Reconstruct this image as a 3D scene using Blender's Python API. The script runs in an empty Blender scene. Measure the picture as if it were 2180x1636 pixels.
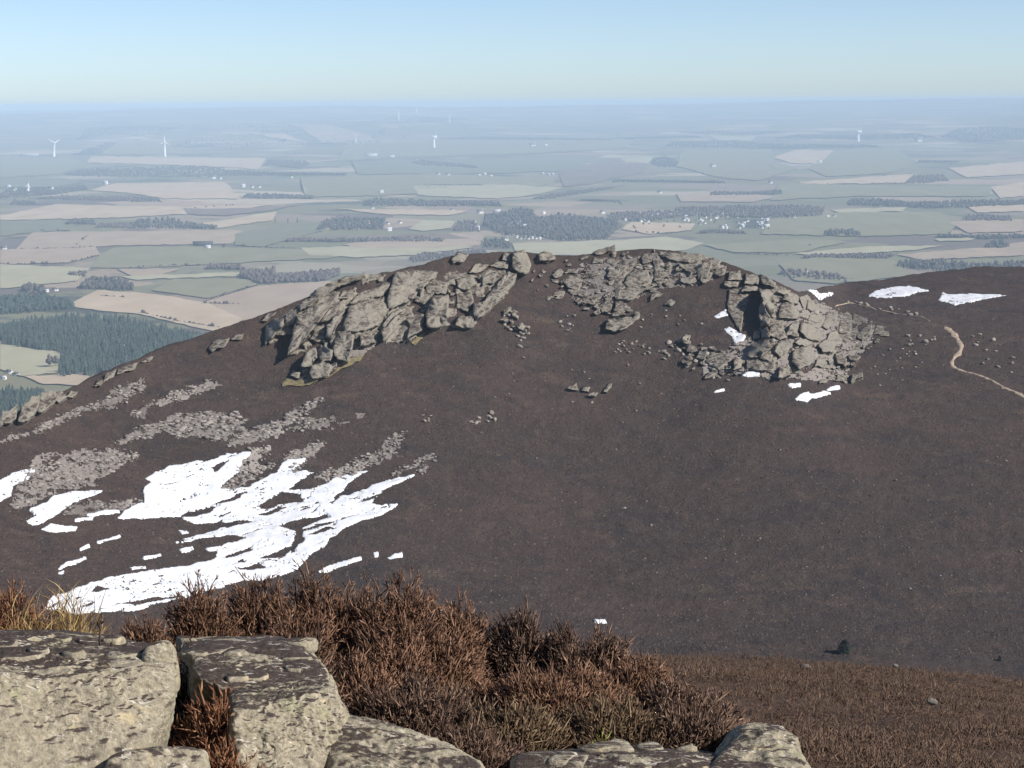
import bpy, bmesh, math, random
import numpy as np
from mathutils import Vector, Matrix

random.seed(7)
RNG = np.random.default_rng(11)
SC = bpy.context.scene
COL = SC.collection
R = math.radians

# ------------------------------------------------------------------ camera, sky, sun, exposure
F = 4068.0                      # focal length in photo pixels (2180 wide), 30 degrees across
PITCH = math.atan((818 - 219) / F)   # true horizon at row 219
ROLL = R(-0.45)                       # the horizon climbs a little to the right
cam_d = bpy.data.cameras.new('camera')
cam = bpy.data.objects.new('camera', cam_d)
COL.objects.link(cam)
cam.matrix_world = Matrix.Rotation(R(90) - PITCH, 4, 'X') @ Matrix.Rotation(ROLL, 4, 'Z')
cam_d.sensor_fit = 'HORIZONTAL'
cam_d.angle = 2 * math.atan(1090 / F)
cam_d.clip_start = 0.1
cam_d.clip_end = 200000
SC.camera = cam

SUN_AZ, SUN_EL = R(116), R(35)  # clockwise from the viewing direction (+Y): behind and to the right
world = bpy.data.worlds.new('World')
SC.world = world
world.use_nodes = True
wn = world.node_tree.nodes
wl = world.node_tree.links
sky = wn.new('ShaderNodeTexSky')
sky.sky_type = 'NISHITA'
sky.sun_disc = False
sky.sun_elevation = SUN_EL
sky.sun_rotation = SUN_AZ
sky.altitude = 1900
sky.air_density = 0.68
sky.dust_density = 1.8
sky.ozone_density = 1.7
bg = wn['Background']
bg.inputs['Strength'].default_value = 0.108
wl.new(sky.outputs['Color'], bg.inputs['Color'])

sun_d = bpy.data.lights.new('sun', 'SUN')
sun_d.energy = 4.8
sun_d.angle = R(0.53)
sun_d.color = (1.0, 0.945, 0.86)
sun = bpy.data.objects.new('sun', sun_d)
COL.objects.link(sun)
sdir = Vector((math.sin(SUN_AZ) * math.cos(SUN_EL), math.cos(SUN_AZ) * math.cos(SUN_EL), math.sin(SUN_EL)))
sun.rotation_euler = sdir.to_track_quat('Z', 'Y').to_euler()
sun.location = (30, -30, 60)

SC.view_settings.view_transform = 'Standard'
SC.view_settings.look = 'None'
SC.view_settings.gamma = 1
SC.view_settings.exposure = 0.38
SC.view_settings.use_curve_mapping = False
SC.render.engine = 'CYCLES'
SC.cycles.use_denoising = True
SC.cycles.max_bounces = 5
SC.cycles.volume_bounces = 2
HAZE_DENSITY = 6.2e-5
HAZE_COLOR = (0.60, 0.79, 1.0, 1)

# ------------------------------------------------------------------ helpers: rays, noise, meshes
def ray(u, y):
    """unit-forward direction through photo pixel (u, y)"""
    u = np.asarray(u, float); y = np.asarray(y, float)
    a = (u - 1090) / F
    b = (818 - y) / F
    a, b = a * math.cos(ROLL) - b * math.sin(ROLL), a * math.sin(ROLL) + b * math.cos(ROLL)
    cp, sp = math.cos(PITCH), math.sin(PITCH)
    return np.stack([a + 0 * b, cp + b * sp + 0 * a, -sp + b * cp + 0 * a], -1)

def at_dist(u, y, d):
    """point on the pixel's ray at horizontal distance d"""
    r = ray(u, y)
    h = np.hypot(r[..., 0], r[..., 1])
    return r * (np.asarray(d, float) / h)[..., None]

def _hash(ix, iy, iz):
    h = (ix.astype(np.int64) * 374761393 + iy.astype(np.int64) * 668265263 + iz.astype(np.int64) * 2147483647) & 0x7fffffff
    h = (h ^ (h >> 13)) * 1274126177 & 0x7fffffff
    h = h ^ (h >> 16)
    return (h & 0xffff) / 32767.5 - 1.0

def vnoise(x, y, z=0.0):
    x = np.asarray(x, float); y = np.asarray(y, float); z = np.zeros_like(x) + z
    ix, iy, iz = np.floor(x), np.floor(y), np.floor(z)
    fx, fy, fz = x - ix, y - iy, z - iz
    fx = fx * fx * (3 - 2 * fx); fy = fy * fy * (3 - 2 * fy); fz = fz * fz * (3 - 2 * fz)
    r = 0
    for dx in (0, 1):
        for dy in (0, 1):
            for dz in (0, 1):
                w = (fx if dx else 1 - fx) * (fy if dy else 1 - fy) * (fz if dz else 1 - fz)
                r = r + w * _hash(ix + dx, iy + dy, iz + dz)
    return r

def fbm(x, y, z=0.0, octv=4, gain=.5):
    r = 0; a = 1
    for o in range(octv):
        k = 2.03 ** o
        r = r + a * vnoise(np.asarray(x) * k + 17 * o, np.asarray(y) * k - 9 * o, np.asarray(z) * k + 5 * o)
        a *= gain
    return r

def mesh_np(name, verts, faces, smooth=False):
    """faces: an (n,3) or (n,4) array or a list of such arrays"""
    me = bpy.data.meshes.new(name)
    fl = faces if isinstance(faces, list) else [faces]
    fl = [np.asarray(f, np.int32) for f in fl if len(f)]
    verts = np.asarray(verts, np.float32)
    loops = np.concatenate([f.ravel() for f in fl])
    sizes = np.concatenate([np.full(len(f), f.shape[1], np.int32) for f in fl])
    starts = np.concatenate([[0], np.cumsum(sizes)[:-1]]).astype(np.int32)
    me.vertices.add(len(verts)); me.vertices.foreach_set('co', verts.ravel())
    me.loops.add(len(loops)); me.loops.foreach_set('vertex_index', loops)
    me.polygons.add(len(sizes)); me.polygons.foreach_set('loop_start', starts); me.polygons.foreach_set('loop_total', sizes)
    if smooth:
        me.polygons.foreach_set('use_smooth', np.ones(len(sizes), bool))
    me.update(calc_edges=True)
    me.validate()
    return me

def tag(o, label=None, cat=None, group=None, kind=None):
    if label: o['label'] = label
    if cat: o['category'] = cat
    if group: o['group'] = group
    if kind: o['kind'] = kind
    return o

def link(name, me, mat=None, parent=None, loc=None):
    o = bpy.data.objects.new(name, me)
    COL.objects.link(o)
    if mat is not None and me is not None and not me.materials:
        me.materials.append(mat)
    if parent is not None: o.parent = parent
    if loc is not None: o.location = loc
    return o

def empty(name, loc, label, cat, group=None, kind=None, rz=0):
    o = bpy.data.objects.new(name, None)
    o.empty_display_size = .1
    COL.objects.link(o)
    o.location = loc; o.rotation_euler = (0, 0, rz)
    return tag(o, label, cat, group, kind)

def grid_faces(nr, nc):
    i = np.arange(nr - 1)[:, None] * nc + np.arange(nc - 1)[None, :]
    i = i.ravel()
    return np.stack([i, i + 1, i + nc + 1, i + nc], 1)

_ico = {}
def ico(n):
    if n not in _ico:
        bm = bmesh.new(); bmesh.ops.create_icosphere(bm, subdivisions=n, radius=1)
        bm.verts.ensure_lookup_table()
        v = np.array([x.co[:] for x in bm.verts]); f = np.array([[q.index for q in p.verts] for p in bm.faces])
        bm.free(); v /= np.linalg.norm(v, axis=1)[:, None]
        _ico[n] = (v, f)
    return _ico[n]

def hull_planes(pts):
    bm = bmesh.new()
    for p in pts: bm.verts.new(p)
    bmesh.ops.convex_hull(bm, input=bm.verts)
    bm.faces.ensure_lookup_table()
    c = np.mean(pts, 0)
    N, D = [], []
    for f in bm.faces:
        f.normal_update()
        n = np.array(f.normal[:]); q = np.array(f.verts[0].co[:]) - c
        d = float(n @ q)
        if d < 0: n, d = -n, -d
        if np.linalg.norm(n) > .5: N.append(n); D.append(max(d, 1e-4))
    bm.free()
    return c, np.array(N), np.array(D)

def hull_rock(pts, sub=3, p=14, cuts=0, amp=.03, freq=1.0, seed=0, amp2=0.0, freq2=4.0):
    """a rock with the overall form of the convex hull of pts: rounded edges, extra facets and rough skin"""
    pts = np.asarray(pts, float)
    rg = np.random.default_rng(seed)
    c0 = pts.mean(0)
    q = pts - c0
    w, V = np.linalg.eigh(q.T @ q / len(q))
    s = np.sqrt(np.maximum(w, 1e-6)) + 1e-3
    qn = q @ V / s
    c, N, D = hull_planes(qn)
    sup = lambda n: np.max((qn - c) @ n)
    for k in range(cuts):
        n = rg.normal(size=3); n /= np.linalg.norm(n)
        N = np.vstack([N, n]); D = np.append(D, sup(n) * rg.uniform(.72, .95))
    dirs, f = ico(sub)
    dots = dirs @ N.T
    inv = np.where(dots > 1e-4, dots / D[None, :], 0)
    r = (inv ** p).sum(1) ** (-1 / p)
    v = ((dirs * r[:, None] + c) * s) @ V.T + c0
    L = np.ptp(pts, axis=0).max()
    nn = v - c0
    nn /= np.linalg.norm(nn, axis=1)[:, None] + 1e-9
    k = freq / L * 6
    dsp = amp * L * fbm(v[:, 0] * k + seed * 3.1, v[:, 1] * k, v[:, 2] * k, 4)
    if amp2:
        k2 = freq2 / L * 6
        dsp = dsp + amp2 * L * (1 - 2 * np.abs(fbm(v[:, 0] * k2, v[:, 1] * k2 + seed, v[:, 2] * k2, 3)))
    return v + nn * dsp[:, None], f

def boulder_mesh(seed, sub=2):
    rg = np.random.default_rng(seed)
    n = rg.normal(size=(13, 3)); n /= np.linalg.norm(n, axis=1)[:, None]
    D = rg.uniform(.62, 1, 13)
    dirs, f = ico(sub)
    dots = dirs @ n.T
    r = (np.where(dots > 1e-4, dots / D, 0) ** 16).sum(1) ** (-1 / 16)
    r = np.minimum(r, 1.35)
    v = dirs * r[:, None]
    v += .05 * fbm(v[:, 0] * 3 + seed, v[:, 1] * 3, v[:, 2] * 3, 3)[:, None] * dirs
    return v, f

def inside(poly, u, y):
    poly = np.asarray(poly, float); u = np.asarray(u, float); y = np.asarray(y, float)
    r = np.zeros(u.shape, bool)
    j = len(poly) - 1
    for i in range(len(poly)):
        (xi, yi), (xj, yj) = poly[i], poly[j]
        c = ((yi > y) != (yj > y)) & (u < (xj - xi) * (y - yi) / ((yj - yi) or 1e-9) + xi)
        r ^= c
        j = i
    return r

def zoomed(pts, ox, oy, s):
    return [(ox + x / s, oy + y / s) for x, y in pts]

# ------------------------------------------------------------------ materials
class NT:
    def __init__(self, name):
        self.m = bpy.data.materials.new(name); self.m.use_nodes = True
        self.t = self.m.node_tree; self.b = self.t.nodes['Principled BSDF']
        self.b.inputs['Roughness'].default_value = .9
        self.b.inputs['Specular IOR Level'].default_value = .15
        self.tc = self.t.nodes.new('ShaderNodeTexCoord')
        self.co = self.tc.outputs['Object']
    def n(self, typ, **kw):
        o = self.t.nodes.new(typ)
        for k, v in kw.items(): setattr(o, k, v)
        return o
    def l(self, a, b): self.t.links.new(a, b)
    def scaled(self, s):
        m = self.n('ShaderNodeMapping'); m.inputs['Scale'].default_value = s
        self.l(self.co, m.inputs['Vector']); return m.outputs['Vector']
    def noise(self, scale, detail=4, rough=.6, dist=0, vec=None, fac=True):
        o = self.n('ShaderNodeTexNoise')
        o.inputs['Scale'].default_value = scale; o.inputs['Detail'].default_value = detail
        o.inputs['Roughness'].default_value = rough; o.inputs['Distortion'].default_value = dist
        self.l(vec if vec is not None else self.co, o.inputs['Vector'])
        return o.outputs['Fac'] if fac else o.outputs['Color']
    def ramp(self, fac, stops, interp='LINEAR'):
        r = self.n('ShaderNodeValToRGB'); e = r.color_ramp
        e.interpolation = interp
        while len(e.elements) < len(stops): e.elements.new(.5)
        for el, (p, c) in zip(e.elements, stops):
            el.position = p
            el.color = (c, c, c, 1) if isinstance(c, (int, float)) else (*c, 1)
        self.l(fac, r.inputs['Fac']); return r.outputs['Color']
    def mix(self, fac, a, b, blend='MIX'):
        o = self.n('ShaderNodeMix', data_type='RGBA', blend_type=blend)
        for s, v in ((o.inputs[0], fac), (o.inputs[6], a), (o.inputs[7], b)):
            if hasattr(v, 'is_linked'): self.l(v, s)
            elif isinstance(v, (int, float)): s.default_value = v
            else: s.default_value = (*v, 1)
        return o.outputs[2]
    def math(self, op, a, b=0.0):
        o = self.n('ShaderNodeMath', operation=op)
        for s, v in ((o.inputs[0], a), (o.inputs[1], b)):
            if hasattr(v, 'is_linked'): self.l(v, s)
            else: s.default_value = v
        return o.outputs[0]
    def color(self, c):
        if hasattr(c, 'is_linked'): self.l(c, self.b.inputs['Base Color'])
        else: self.b.inputs['Base Color'].default_value = (*c, 1)
    def bump(self, h, strength, dist):
        o = self.n('ShaderNodeBump'); o.inputs['Strength'].default_value = strength; o.inputs['Distance'].default_value = dist
        self.l(h, o.inputs['Height']); self.l(o.outputs['Normal'], self.b.inputs['Normal'])
    def normal_z(self):
        g = self.n('ShaderNodeNewGeometry'); s = self.n('ShaderNodeSeparateXYZ')
        self.l(g.outputs['Normal'], s.inputs[0]); return s.outputs['Z']
    def island(self):
        return self.n('ShaderNodeNewGeometry').outputs['Random Per Island']
    def objrand(self):
        return self.n('ShaderNodeObjectInfo').outputs['Random']

def mat_moor():
    t = NT('moor_heather')
    big = t.noise(.016, 5, .65); mid = t.noise(.25, 5, .65); fine = t.noise(1.6, 4, .75)
    blot = t.noise(.07, 6, .7, .8, vec=t.scaled((.7, 1.0, 1)))
    c = t.ramp(fine, [(.28, (.030, .023, .021)), (.5, (.060, .045, .041)), (.75, (.106, .081, .071))])
    c = t.mix(t.ramp(big, [(.35, 0.), (.65, .75)]), c, (.083, .058, .049))
    c = t.mix(t.ramp(blot, [(.48, 0.), (.64, .8)]), c, (.043, .037, .037))
    c = t.mix(t.ramp(t.noise(.11, 6, .75, 1.2), [(.54, 0.), (.68, .7)]), c, (.108, .080, .067))
    c = t.mix(t.ramp(mid, [(.54, 0.), (.72, .4)]), c, (.052, .047, .038))
    gr = t.noise(.07, 3, .5, vec=t.scaled((1, 1, 1)))
    c = t.mix(t.math('MULTIPLY', t.ramp(gr, [(.62, 0.), (.74, .8)]), t.ramp(fine, [(.4, 0.), (.6, 1.)])), c, (.15, .11, .08))
    t.color(c); t.bump(t.math('ADD', fine, t.math('MULTIPLY', mid, 1.5)), 1.0, .7)
    return t.m

def mat_near_ground():
    t = NT('peat_and_heather_litter')
    a = t.noise(9, 5, .7); b = t.noise(1.2, 4)
    c = t.ramp(a, [(.3, (.040, .025, .018)), (.55, (.092, .056, .038)), (.8, (.15, .098, .068))])
    c = t.mix(t.ramp(b, [(.4, 0.), (.7, .5)]), c, (.085, .055, .038))
    t.color(c); t.bump(a, 1, .06)
    return t.m

def mat_crag():
    t = NT('crag_granite')
    a = t.noise(.22, 5, .6); b = t.noise(1.1, 5, .7); g = t.noise(4, 4, .7)
    dg = t.n('ShaderNodeMapping'); dg.inputs['Rotation'].default_value = (0, R(35), 0); dg.inputs['Scale'].default_value = (.16, .5, .75)
    t.l(t.co, dg.inputs['Vector']); joint = t.noise(1.0, 5, .7, .6, vec=dg.outputs['Vector'])
    c = t.ramp(b, [(.25, (.125, .112, .094)), (.5, (.235, .213, .176)), (.75, (.33, .30, .248))])
    c = t.mix(t.ramp(a, [(.42, 0.), (.66, .6)]), c, (.215, .20, .18))
    c = t.mix(t.ramp(t.noise(.5, 5, .75, 1.0), [(.57, 0.), (.68, .75)]), c, (.095, .080, .068))
    c = t.mix(t.ramp(joint, [(.60, 0.), (.66, .8)]), c, (.075, .064, .056))
    c = t.mix(t.ramp(g, [(.64, 0.), (.76, .5)]), c, (.46, .43, .36))
    led = t.math('MULTIPLY', t.ramp(t.normal_z(), [(.80, 0.), (.90, 1.)]), t.ramp(t.noise(.7, 4, .7), [(.46, 0.), (.56, 1.)]))
    c = t.mix(led, c, t.ramp(g, [(.3, (.040, .030, .026)), (.7, (.105, .078, .064))]))
    t.color(c)
    t.bump(t.math('ADD', t.math('ADD', b, t.math('MULTIPLY', g, .4)), t.ramp(joint, [(.58, 0.), (.64, -1.)])), .9, .6)
    return t.m

def mat_scree():
    t = NT('weathered_scree')
    rn = t.island(); g = t.noise(2.2, 4, .7)
    c = t.ramp(rn, [(0, (.155, .138, .126)), (.5, (.24, .213, .194)), (1, (.32, .288, .262))])
    c = t.mix(t.ramp(g, [(.45, 0.), (.7, .5)]), c, (.095, .082, .075))
    t.color(c); t.bump(g, .6, .25)
    return t.m

def mat_boulder():
    t = NT('pale_boulder')
    g = t.noise(2.0, 4, .7); rn = t.objrand()
    c = t.ramp(rn, [(0, (.18, .155, .135)), (.6, (.25, .22, .19)), (1, (.36, .325, .29))])
    c = t.mix(t.ramp(g, [(.45, 0.), (.7, .5)]), c, (.16, .14, .12))
    t.color(c); t.bump(g, .6, .3)
    return t.m

def mat_near_rock(name, topdark, seed):
    t = NT(name)
    m = t.n('ShaderNodeMapping'); m.inputs['Location'].default_value = (seed * 3.7, seed, -seed * 2)
    t.l(t.co, m.inputs['Vector']); v = m.outputs['Vector']
    fine = t.noise(85, 5, .75, vec=v); med = t.noise(24, 5, .7, .4, vec=v); big = t.noise(5.5, 4, .6, .5, vec=v)
    c = t.ramp(fine, [(.30, (.16, .137, .099)), (.48, (.30, .262, .193)), (.70, (.47, .412, .31))])
    c = t.mix(t.ramp(med, [(.46, 0.), (.62, .6)]), c, (.235, .207, .153))
    c = t.mix(t.ramp(t.noise(38, 3, .6, .6, vec=v), [(.60, 0.), (.68, .7)]), c, (.54, .485, .38))
    c = t.mix(t.math('MULTIPLY', t.ramp(big, [(.58, 0.), (.68, .7)]), t.ramp(med, [(.35, 0.), (.6, 1.)])), c, (.36, .355, .205))
    c = t.mix(t.ramp(t.noise(9, 3, .6, .8, vec=v), [(.62, 0.), (.69, .65)]), c, (.56, .45, .28))
    c = t.mix(t.ramp(t.noise(17, 4, .75, 1.0, vec=v), [(.70, 0.), (.75, .55)]), c, (.13, .115, .095))
    # flat tops carry black crustose lichen with pale islands
    nz = t.normal_z()
    st = t.n('ShaderNodeMapping'); st.inputs['Scale'].default_value = (4.5, 9, 10); t.l(v, st.inputs['Vector'])
    patch = t.noise(1.0, 5, .75, .8, vec=st.outputs['Vector'])
    blk = t.math('MULTIPLY', t.ramp(nz, [(.74, 0.), (.88, 1.)]), t.ramp(patch, [(.45 - .07 * topdark, 0.), (.50 - .07 * topdark, .95)]))
    c = t.mix(blk, c, t.ramp(fine, [(.3, (.026, .017, .017)), (.62, (.075, .056, .05)), (.75, (.26, .22, .18))]))
    st2 = t.n('ShaderNodeMapping'); st2.inputs['Scale'].default_value = (10, 34, 34); t.l(v, st2.inputs['Vector'])
    c = t.mix(t.math('MULTIPLY', t.ramp(nz, [(.5, 0.), (.75, 1.)]), t.ramp(t.noise(1.0, 4, .7, 1.2, vec=st2.outputs['Vector']), [(.60, 0.), (.65, .9)])), c, (.60, .55, .47))
    t.color(c)
    t.bump(t.math('ADD', t.math('MULTIPLY', fine, .5), med), .8, .018)
    return t.m

def mat_heather(name, lo, mid, hi):
    t = NT(name)
    rn = t.island(); g = t.noise(6, 3, .6)
    c = t.ramp(rn, [(0, lo), (.45, mid), (.85, hi), (1, tuple(min(1, x * 1.45) for x in hi))])
    c = t.mix(t.ramp(g, [(.45, 0.), (.65, .45)]), c, tuple(x * .75 for x in mid))
    t.color(c)
    t.b.inputs['Roughness'].default_value = .75
    return t.m

def mat_plain(name, c1, c2, scale=.012, c3=None):
    t = NT(name)
    st = t.scaled((1, .35, 1))
    a = t.noise(scale, 4, .6, vec=st)
    c = t.ramp(a, [(.3, c1), (.7, c2)])
    if c3: c = t.mix(t.ramp(t.noise(scale * .4, 3, .5), [(.5, 0.), (.68, .8)]), c, c3)
    t.color(c)
    return t.m

def mat_farmland():
    t = NT('farmland_patchwork')
    v = t.n('ShaderNodeTexVoronoi', distance='CHEBYCHEV'); v.inputs['Scale'].default_value = 1 / 420.; v.inputs['Randomness'].default_value = .85
    m = t.n('ShaderNodeMapping'); m.inputs['Rotation'].default_value = (0, 0, .5); t.l(t.co, m.inputs['Vector'])
    wob = t.n('ShaderNodeVectorMath', operation='ADD')
    ns = t.n('ShaderNodeTexNoise'); ns.inputs['Scale'].default_value = .0012
    t.l(m.outputs['Vector'], ns.inputs['Vector'])
    sc = t.n('ShaderNodeVectorMath', operation='SCALE'); sc.inputs['Scale'].default_value = 500
    t.l(ns.outputs['Color'], sc.inputs[0]); t.l(m.outputs['Vector'], wob.inputs[0]); t.l(sc.outputs[0], wob.inputs[1])
    t.l(wob.outputs[0], v.inputs['Vector'])
    sep = t.n('ShaderNodeSeparateColor'); t.l(v.outputs['Color'], sep.inputs[0])
    G1, G2, T1, T2, B1, Y1 = (.195, .182, .105), (.23, .21, .135), (.36, .275, .20), (.28, .215, .165), (.15, .118, .098), (.44, .37, .27)
    c = t.ramp(sep.outputs[0], [(0, G1), (.24, G2), (.44, T2), (.56, G1), (.72, B1), (.80, T1), (.92, Y1)], 'CONSTANT')
    big = t.noise(.00035, 3, .5)
    c = t.mix(t.ramp(big, [(.42, 0.), (.62, .55)]), c, (.125, .14, .09))
    c = t.mix(t.ramp(t.noise(.0016, 5, .7), [(.58, 0.), (.64, .85)]), c, (.045, .05, .045))
    fine = t.noise(.015, 4, .7)
    c = t.mix(t.ramp(fine, [(.55, 0.), (.75, .5)]), c, (.075, .075, .06))
    t.color(c)
    return t.m

def mat_tree(name, a, b):
    t = NT(name)
    t.color(t.ramp(t.island(), [(0, a), (1, b)]))
    return t.m

def mat_plainc(name, c, rough=.8, nscale=1.0, var=.15):
    t = NT(name)
    g = t.noise(nscale, 4, .6)
    t.color(t.ramp(g, [(.3, tuple(x * (1 - var) for x in c)), (.7, tuple(min(1, x * (1 + var)) for x in c))]))
    t.b.inputs['Roughness'].default_value = rough
    return t.m

def mat_snow():
    t = NT('old_snow')
    a = t.noise(.5, 5, .6, vec=t.scaled((1, .4, 1))); g = t.noise(5, 3)
    c = t.ramp(a, [(.3, (.54, .57, .62)), (.5, (.64, .655, .685)), (.75, (.72, .725, .74))])
    t.color(c); t.b.inputs['Roughness'].default_value = .6
    t.bump(t.math('ADD', a, t.math('MULTIPLY', g, .1)), .5, .5)
    return t.m

M = dict(
    moor=mat_moor(), ground=mat_near_ground(), crag=mat_crag(), scree=mat_scree(), boulder=mat_boulder(), snow=mat_snow(),
    rock_a=mat_near_rock('lichened_granite_a', .0, 1.0), rock_b=mat_near_rock('lichened_granite_b', 1.0, 4.3), rock_c=mat_near_rock('lichened_granite_c', -.3, 8.1),
    heather=mat_heather('heather_rust', (.036, .019, .013), (.140, .073, .044), (.245, .145, .095)),
    heather_red=mat_heather('heather_red', (.045, .019, .011), (.165, .072, .038), (.28, .15, .085)),
    heather_dark=mat_heather('heather_dark', (.024, .015, .012), (.090, .054, .038), (.20, .13, .094)),
    heather_olive=mat_heather('heather_olive', (.030, .020, .013), (.105, .066, .040), (.20, .14, .085)),
    carpet=mat_heather('heather_carpet', (.070, .043, .030), (.118, .075, .052), (.158, .105, .075)),
    grass=mat_heather('dead_grass', (.12, .075, .025), (.30, .19, .075), (.46, .34, .16)),
    moss=mat_heather('yellow_moss', (.10, .09, .02), (.26, .25, .06), (.42, .42, .14)),
    farmland=mat_farmland(),
    f_green=mat_plain('pasture', (.205, .19, .108), (.25, .232, .145)),
    f_dgreen=mat_plain('dull_pasture', (.165, .165, .105), (.20, .195, .13)),
    f_tan=mat_plain('stubble', (.40, .305, .205), (.50, .40, .285)),
    f_pink=mat_plain('ploughed_pink', (.32, .245, .175), (.395, .31, .225)),
    f_pale=mat_plain('pale_grass', (.33, .305, .195), (.41, .375, .25)),
    f_brown=mat_plain('rough_brown', (.16, .125, .10), (.23, .18, .14)),
    conifer=mat_tree('spruce_green', (.030, .046, .038), (.058, .076, .056)),
    bare=mat_tree('bare_twigs', (.075, .060, .057), (.135, .108, .097)),
    mixed=mat_tree('mixed_wood', (.045, .050, .044), (.105, .088, .078)),
    trunk=mat_plainc('bark', (.11, .08, .06)),
    white=mat_plainc('white_harling', (.70, .68, .64), nscale=.3, var=.05),
    stone=mat_plainc('grey_stone', (.38, .34, .30), nscale=.3),
    slate=mat_plainc('slate', (.12, .12, .13), nscale=.3),
    paleroof=mat_plainc('pale_sheet_roof', (.50, .50, .52), nscale=.3),
    shed=mat_plainc('dark_cladding', (.06, .065, .07), nscale=.3),
    pane=mat_plainc('dark_glass', (.03, .035, .04), .2),
    turbine=mat_plainc('turbine_white', (.86, .86, .86), .5, .1, .03),
    path=mat_plainc('trodden_granite_sand', (.34, .27, .205), nscale=.8, var=.4),
    yellowgrass=mat_plainc('yellow_grass', (.165, .14, .078), nscale=.9, var=.45),
)

# ------------------------------------------------------------------ the crag hill (one sheet, true distances)
CTRL = {
    -300: ([1480, 1370, 1240, 1120, 1040, 990], [300, 320, 345, 375, 395, 410]),
    0:    ([1480, 1350, 1200, 1080, 960, 893], [310, 335, 370, 400, 435, 455]),
    90:   ([1480, 1350, 1200, 1070, 930, 843], [314, 341, 377, 412, 450, 474]),
    200:  ([1480, 1350, 1200, 1050, 900, 803], [320, 350, 385, 425, 470, 500]),
    300:  ([1480, 1350, 1190, 1030, 870, 760], [324, 355, 394, 438, 486, 518]),
    430:  ([1480, 1350, 1180, 1000, 830, 710], [330, 362, 405, 455, 505, 540]),
    560:  ([1480, 1340, 1150, 950, 770, 668], [335, 370, 420, 475, 525, 550]),
    700:  ([1480, 1330, 1120, 900, 805, 612], [340, 375, 430, 490, 515, 560]),
    800:  ([1480, 1325, 1110, 880, 770, 588], [340, 378, 435, 498, 528, 570]),
    850:  ([1480, 1320, 1100, 860, 740, 578], [340, 380, 440, 505, 540, 580]),
    950:  ([1480, 1320, 1090, 835, 705, 550], [340, 380, 445, 515, 552, 590]),
    1050: ([1480, 1320, 1080, 810, 670, 540], [340, 384, 452, 525, 564, 604]),
    1100: ([1480, 1320, 1080, 800, 660, 536], [340, 385, 455, 530, 570, 610]),
    1230: ([1480, 1330, 1080, 800, 660, 548], [340, 385, 460, 540, 580, 615]),
    1330: ([1480, 1330, 1080, 810, 670, 536], [340, 385, 460, 540, 580, 619]),
    1440: ([1480, 1330, 1080, 820, 680, 534], [340, 385, 460, 540, 580, 620]),
    1550: ([1480, 1340, 1080, 800, 680, 560], [340, 385, 460, 545, 580, 615]),
    1650: ([1480, 1340, 1080, 800, 700, 598], [340, 385, 460, 545, 575, 610]),
    1715: ([1480, 1340, 1080, 790, 710, 628], [340, 385, 460, 550, 580, 612]),
    1745: ([1480, 1340, 1080, 800, 700, 616], [340, 385, 462, 555, 605, 690]),
    1790: ([1480, 1340, 1080, 830, 695, 602], [340, 386, 465, 560, 640, 755]),
    1950: ([1480, 1340, 1080, 830, 690, 586], [340, 390, 470, 565, 650, 790]),
    2040: ([1480, 1345, 1085, 835, 690, 572], [342, 392, 472, 567, 655, 805]),
    2180: ([1480, 1350, 1090, 840, 690, 569], [345, 395, 475, 570, 660, 820]),
    2500: ([1480, 1360, 1100, 850, 690, 562], [350, 400, 480, 580, 670, 840]),
}
UC = np.array(sorted(CTRL))
YC = np.array([CTRL[u][0] for u in UC], float)
DC = np.array([CTRL[u][1] for u in UC], float)
UG = np.arange(-300, 2501, 4.0)
SEG = 50
SG = np.linspace(0, 5, 5 * SEG + 1)

def _smooth(a, k, axis):
    if k < 2: return a
    ker = np.hanning(k + 2)[1:-1]; ker /= ker.sum()
    pad = [(0, 0)] * a.ndim; pad[axis] = (k // 2, k - 1 - k // 2)
    b = np.pad(a, pad, mode='reflect', reflect_type='odd')
    return np.apply_along_axis(lambda v: np.convolve(v, ker, 'valid'), axis, b)

yg = np.array([np.interp(UG, UC, YC[:, k]) for k in range(6)]).T
dg = np.array([np.interp(UG, UC, DC[:, k]) for k in range(6)]).T
yg = np.array([np.interp(SG, np.arange(6), r) for r in yg])
dg = np.array([np.interp(SG, np.arange(6), r) for r in dg])
wide = np.clip((SG - 2.6) / 1.2, 0, 1)[None, :]          # broad smooth flank below, crisp skyline above
yg = _smooth(_smooth(yg, 25, 0) * wide + _smooth(yg, 121, 0) * (1 - wide), 41, 1)
dg = _smooth(_smooth(dg, 25, 0) * wide + _smooth(dg, 121, 0) * (1 - wide), 41, 1)

def moor_bumps(x, y, fine=True):
    r = 1.1 * vnoise(x / 38, y / 30, .3) + .55 * vnoise(x / 14, y / 11, 4.1) + .25 * vnoise(x / 5, y / 4, 9.2)
    if fine:
        r = r + .17 * vnoise(x / 1.9, y / 1.7, 2.2) + .11 * vnoise(x / .8, y / .8, 7.7)
    return r

YT = np.arange(500, 1500, 2.0)
DT = np.array([np.interp(YT, yg[i][::-1], dg[i][::-1], left=dg[i][-1], right=dg[i][0]) for i in range(len(UG))])

def hill_d(u, y):
    u = np.clip(np.asarray(u, float), UG[0], UG[-1] - .01); y = np.clip(np.asarray(y, float), YT[0], YT[-1] - .01)
    a = (u - UG[0]) / 4; i = np.floor(a).astype(int); a = a - i
    b = (y - YT[0]) / 2; j = np.floor(b).astype(int); b = b - j
    return DT[i, j] * (1 - a) * (1 - b) + DT[i + 1, j] * a * (1 - b) + DT[i, j + 1] * (1 - a) * b + DT[i + 1, j + 1] * a * b

def hill_pt(u, y, up=0.0, fine=True):
    d = hill_d(u, y)
    p = at_dist(u, y, d)
    p[..., 2] += moor_bumps(p[..., 0], p[..., 1], fine) + up
    return p

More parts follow.
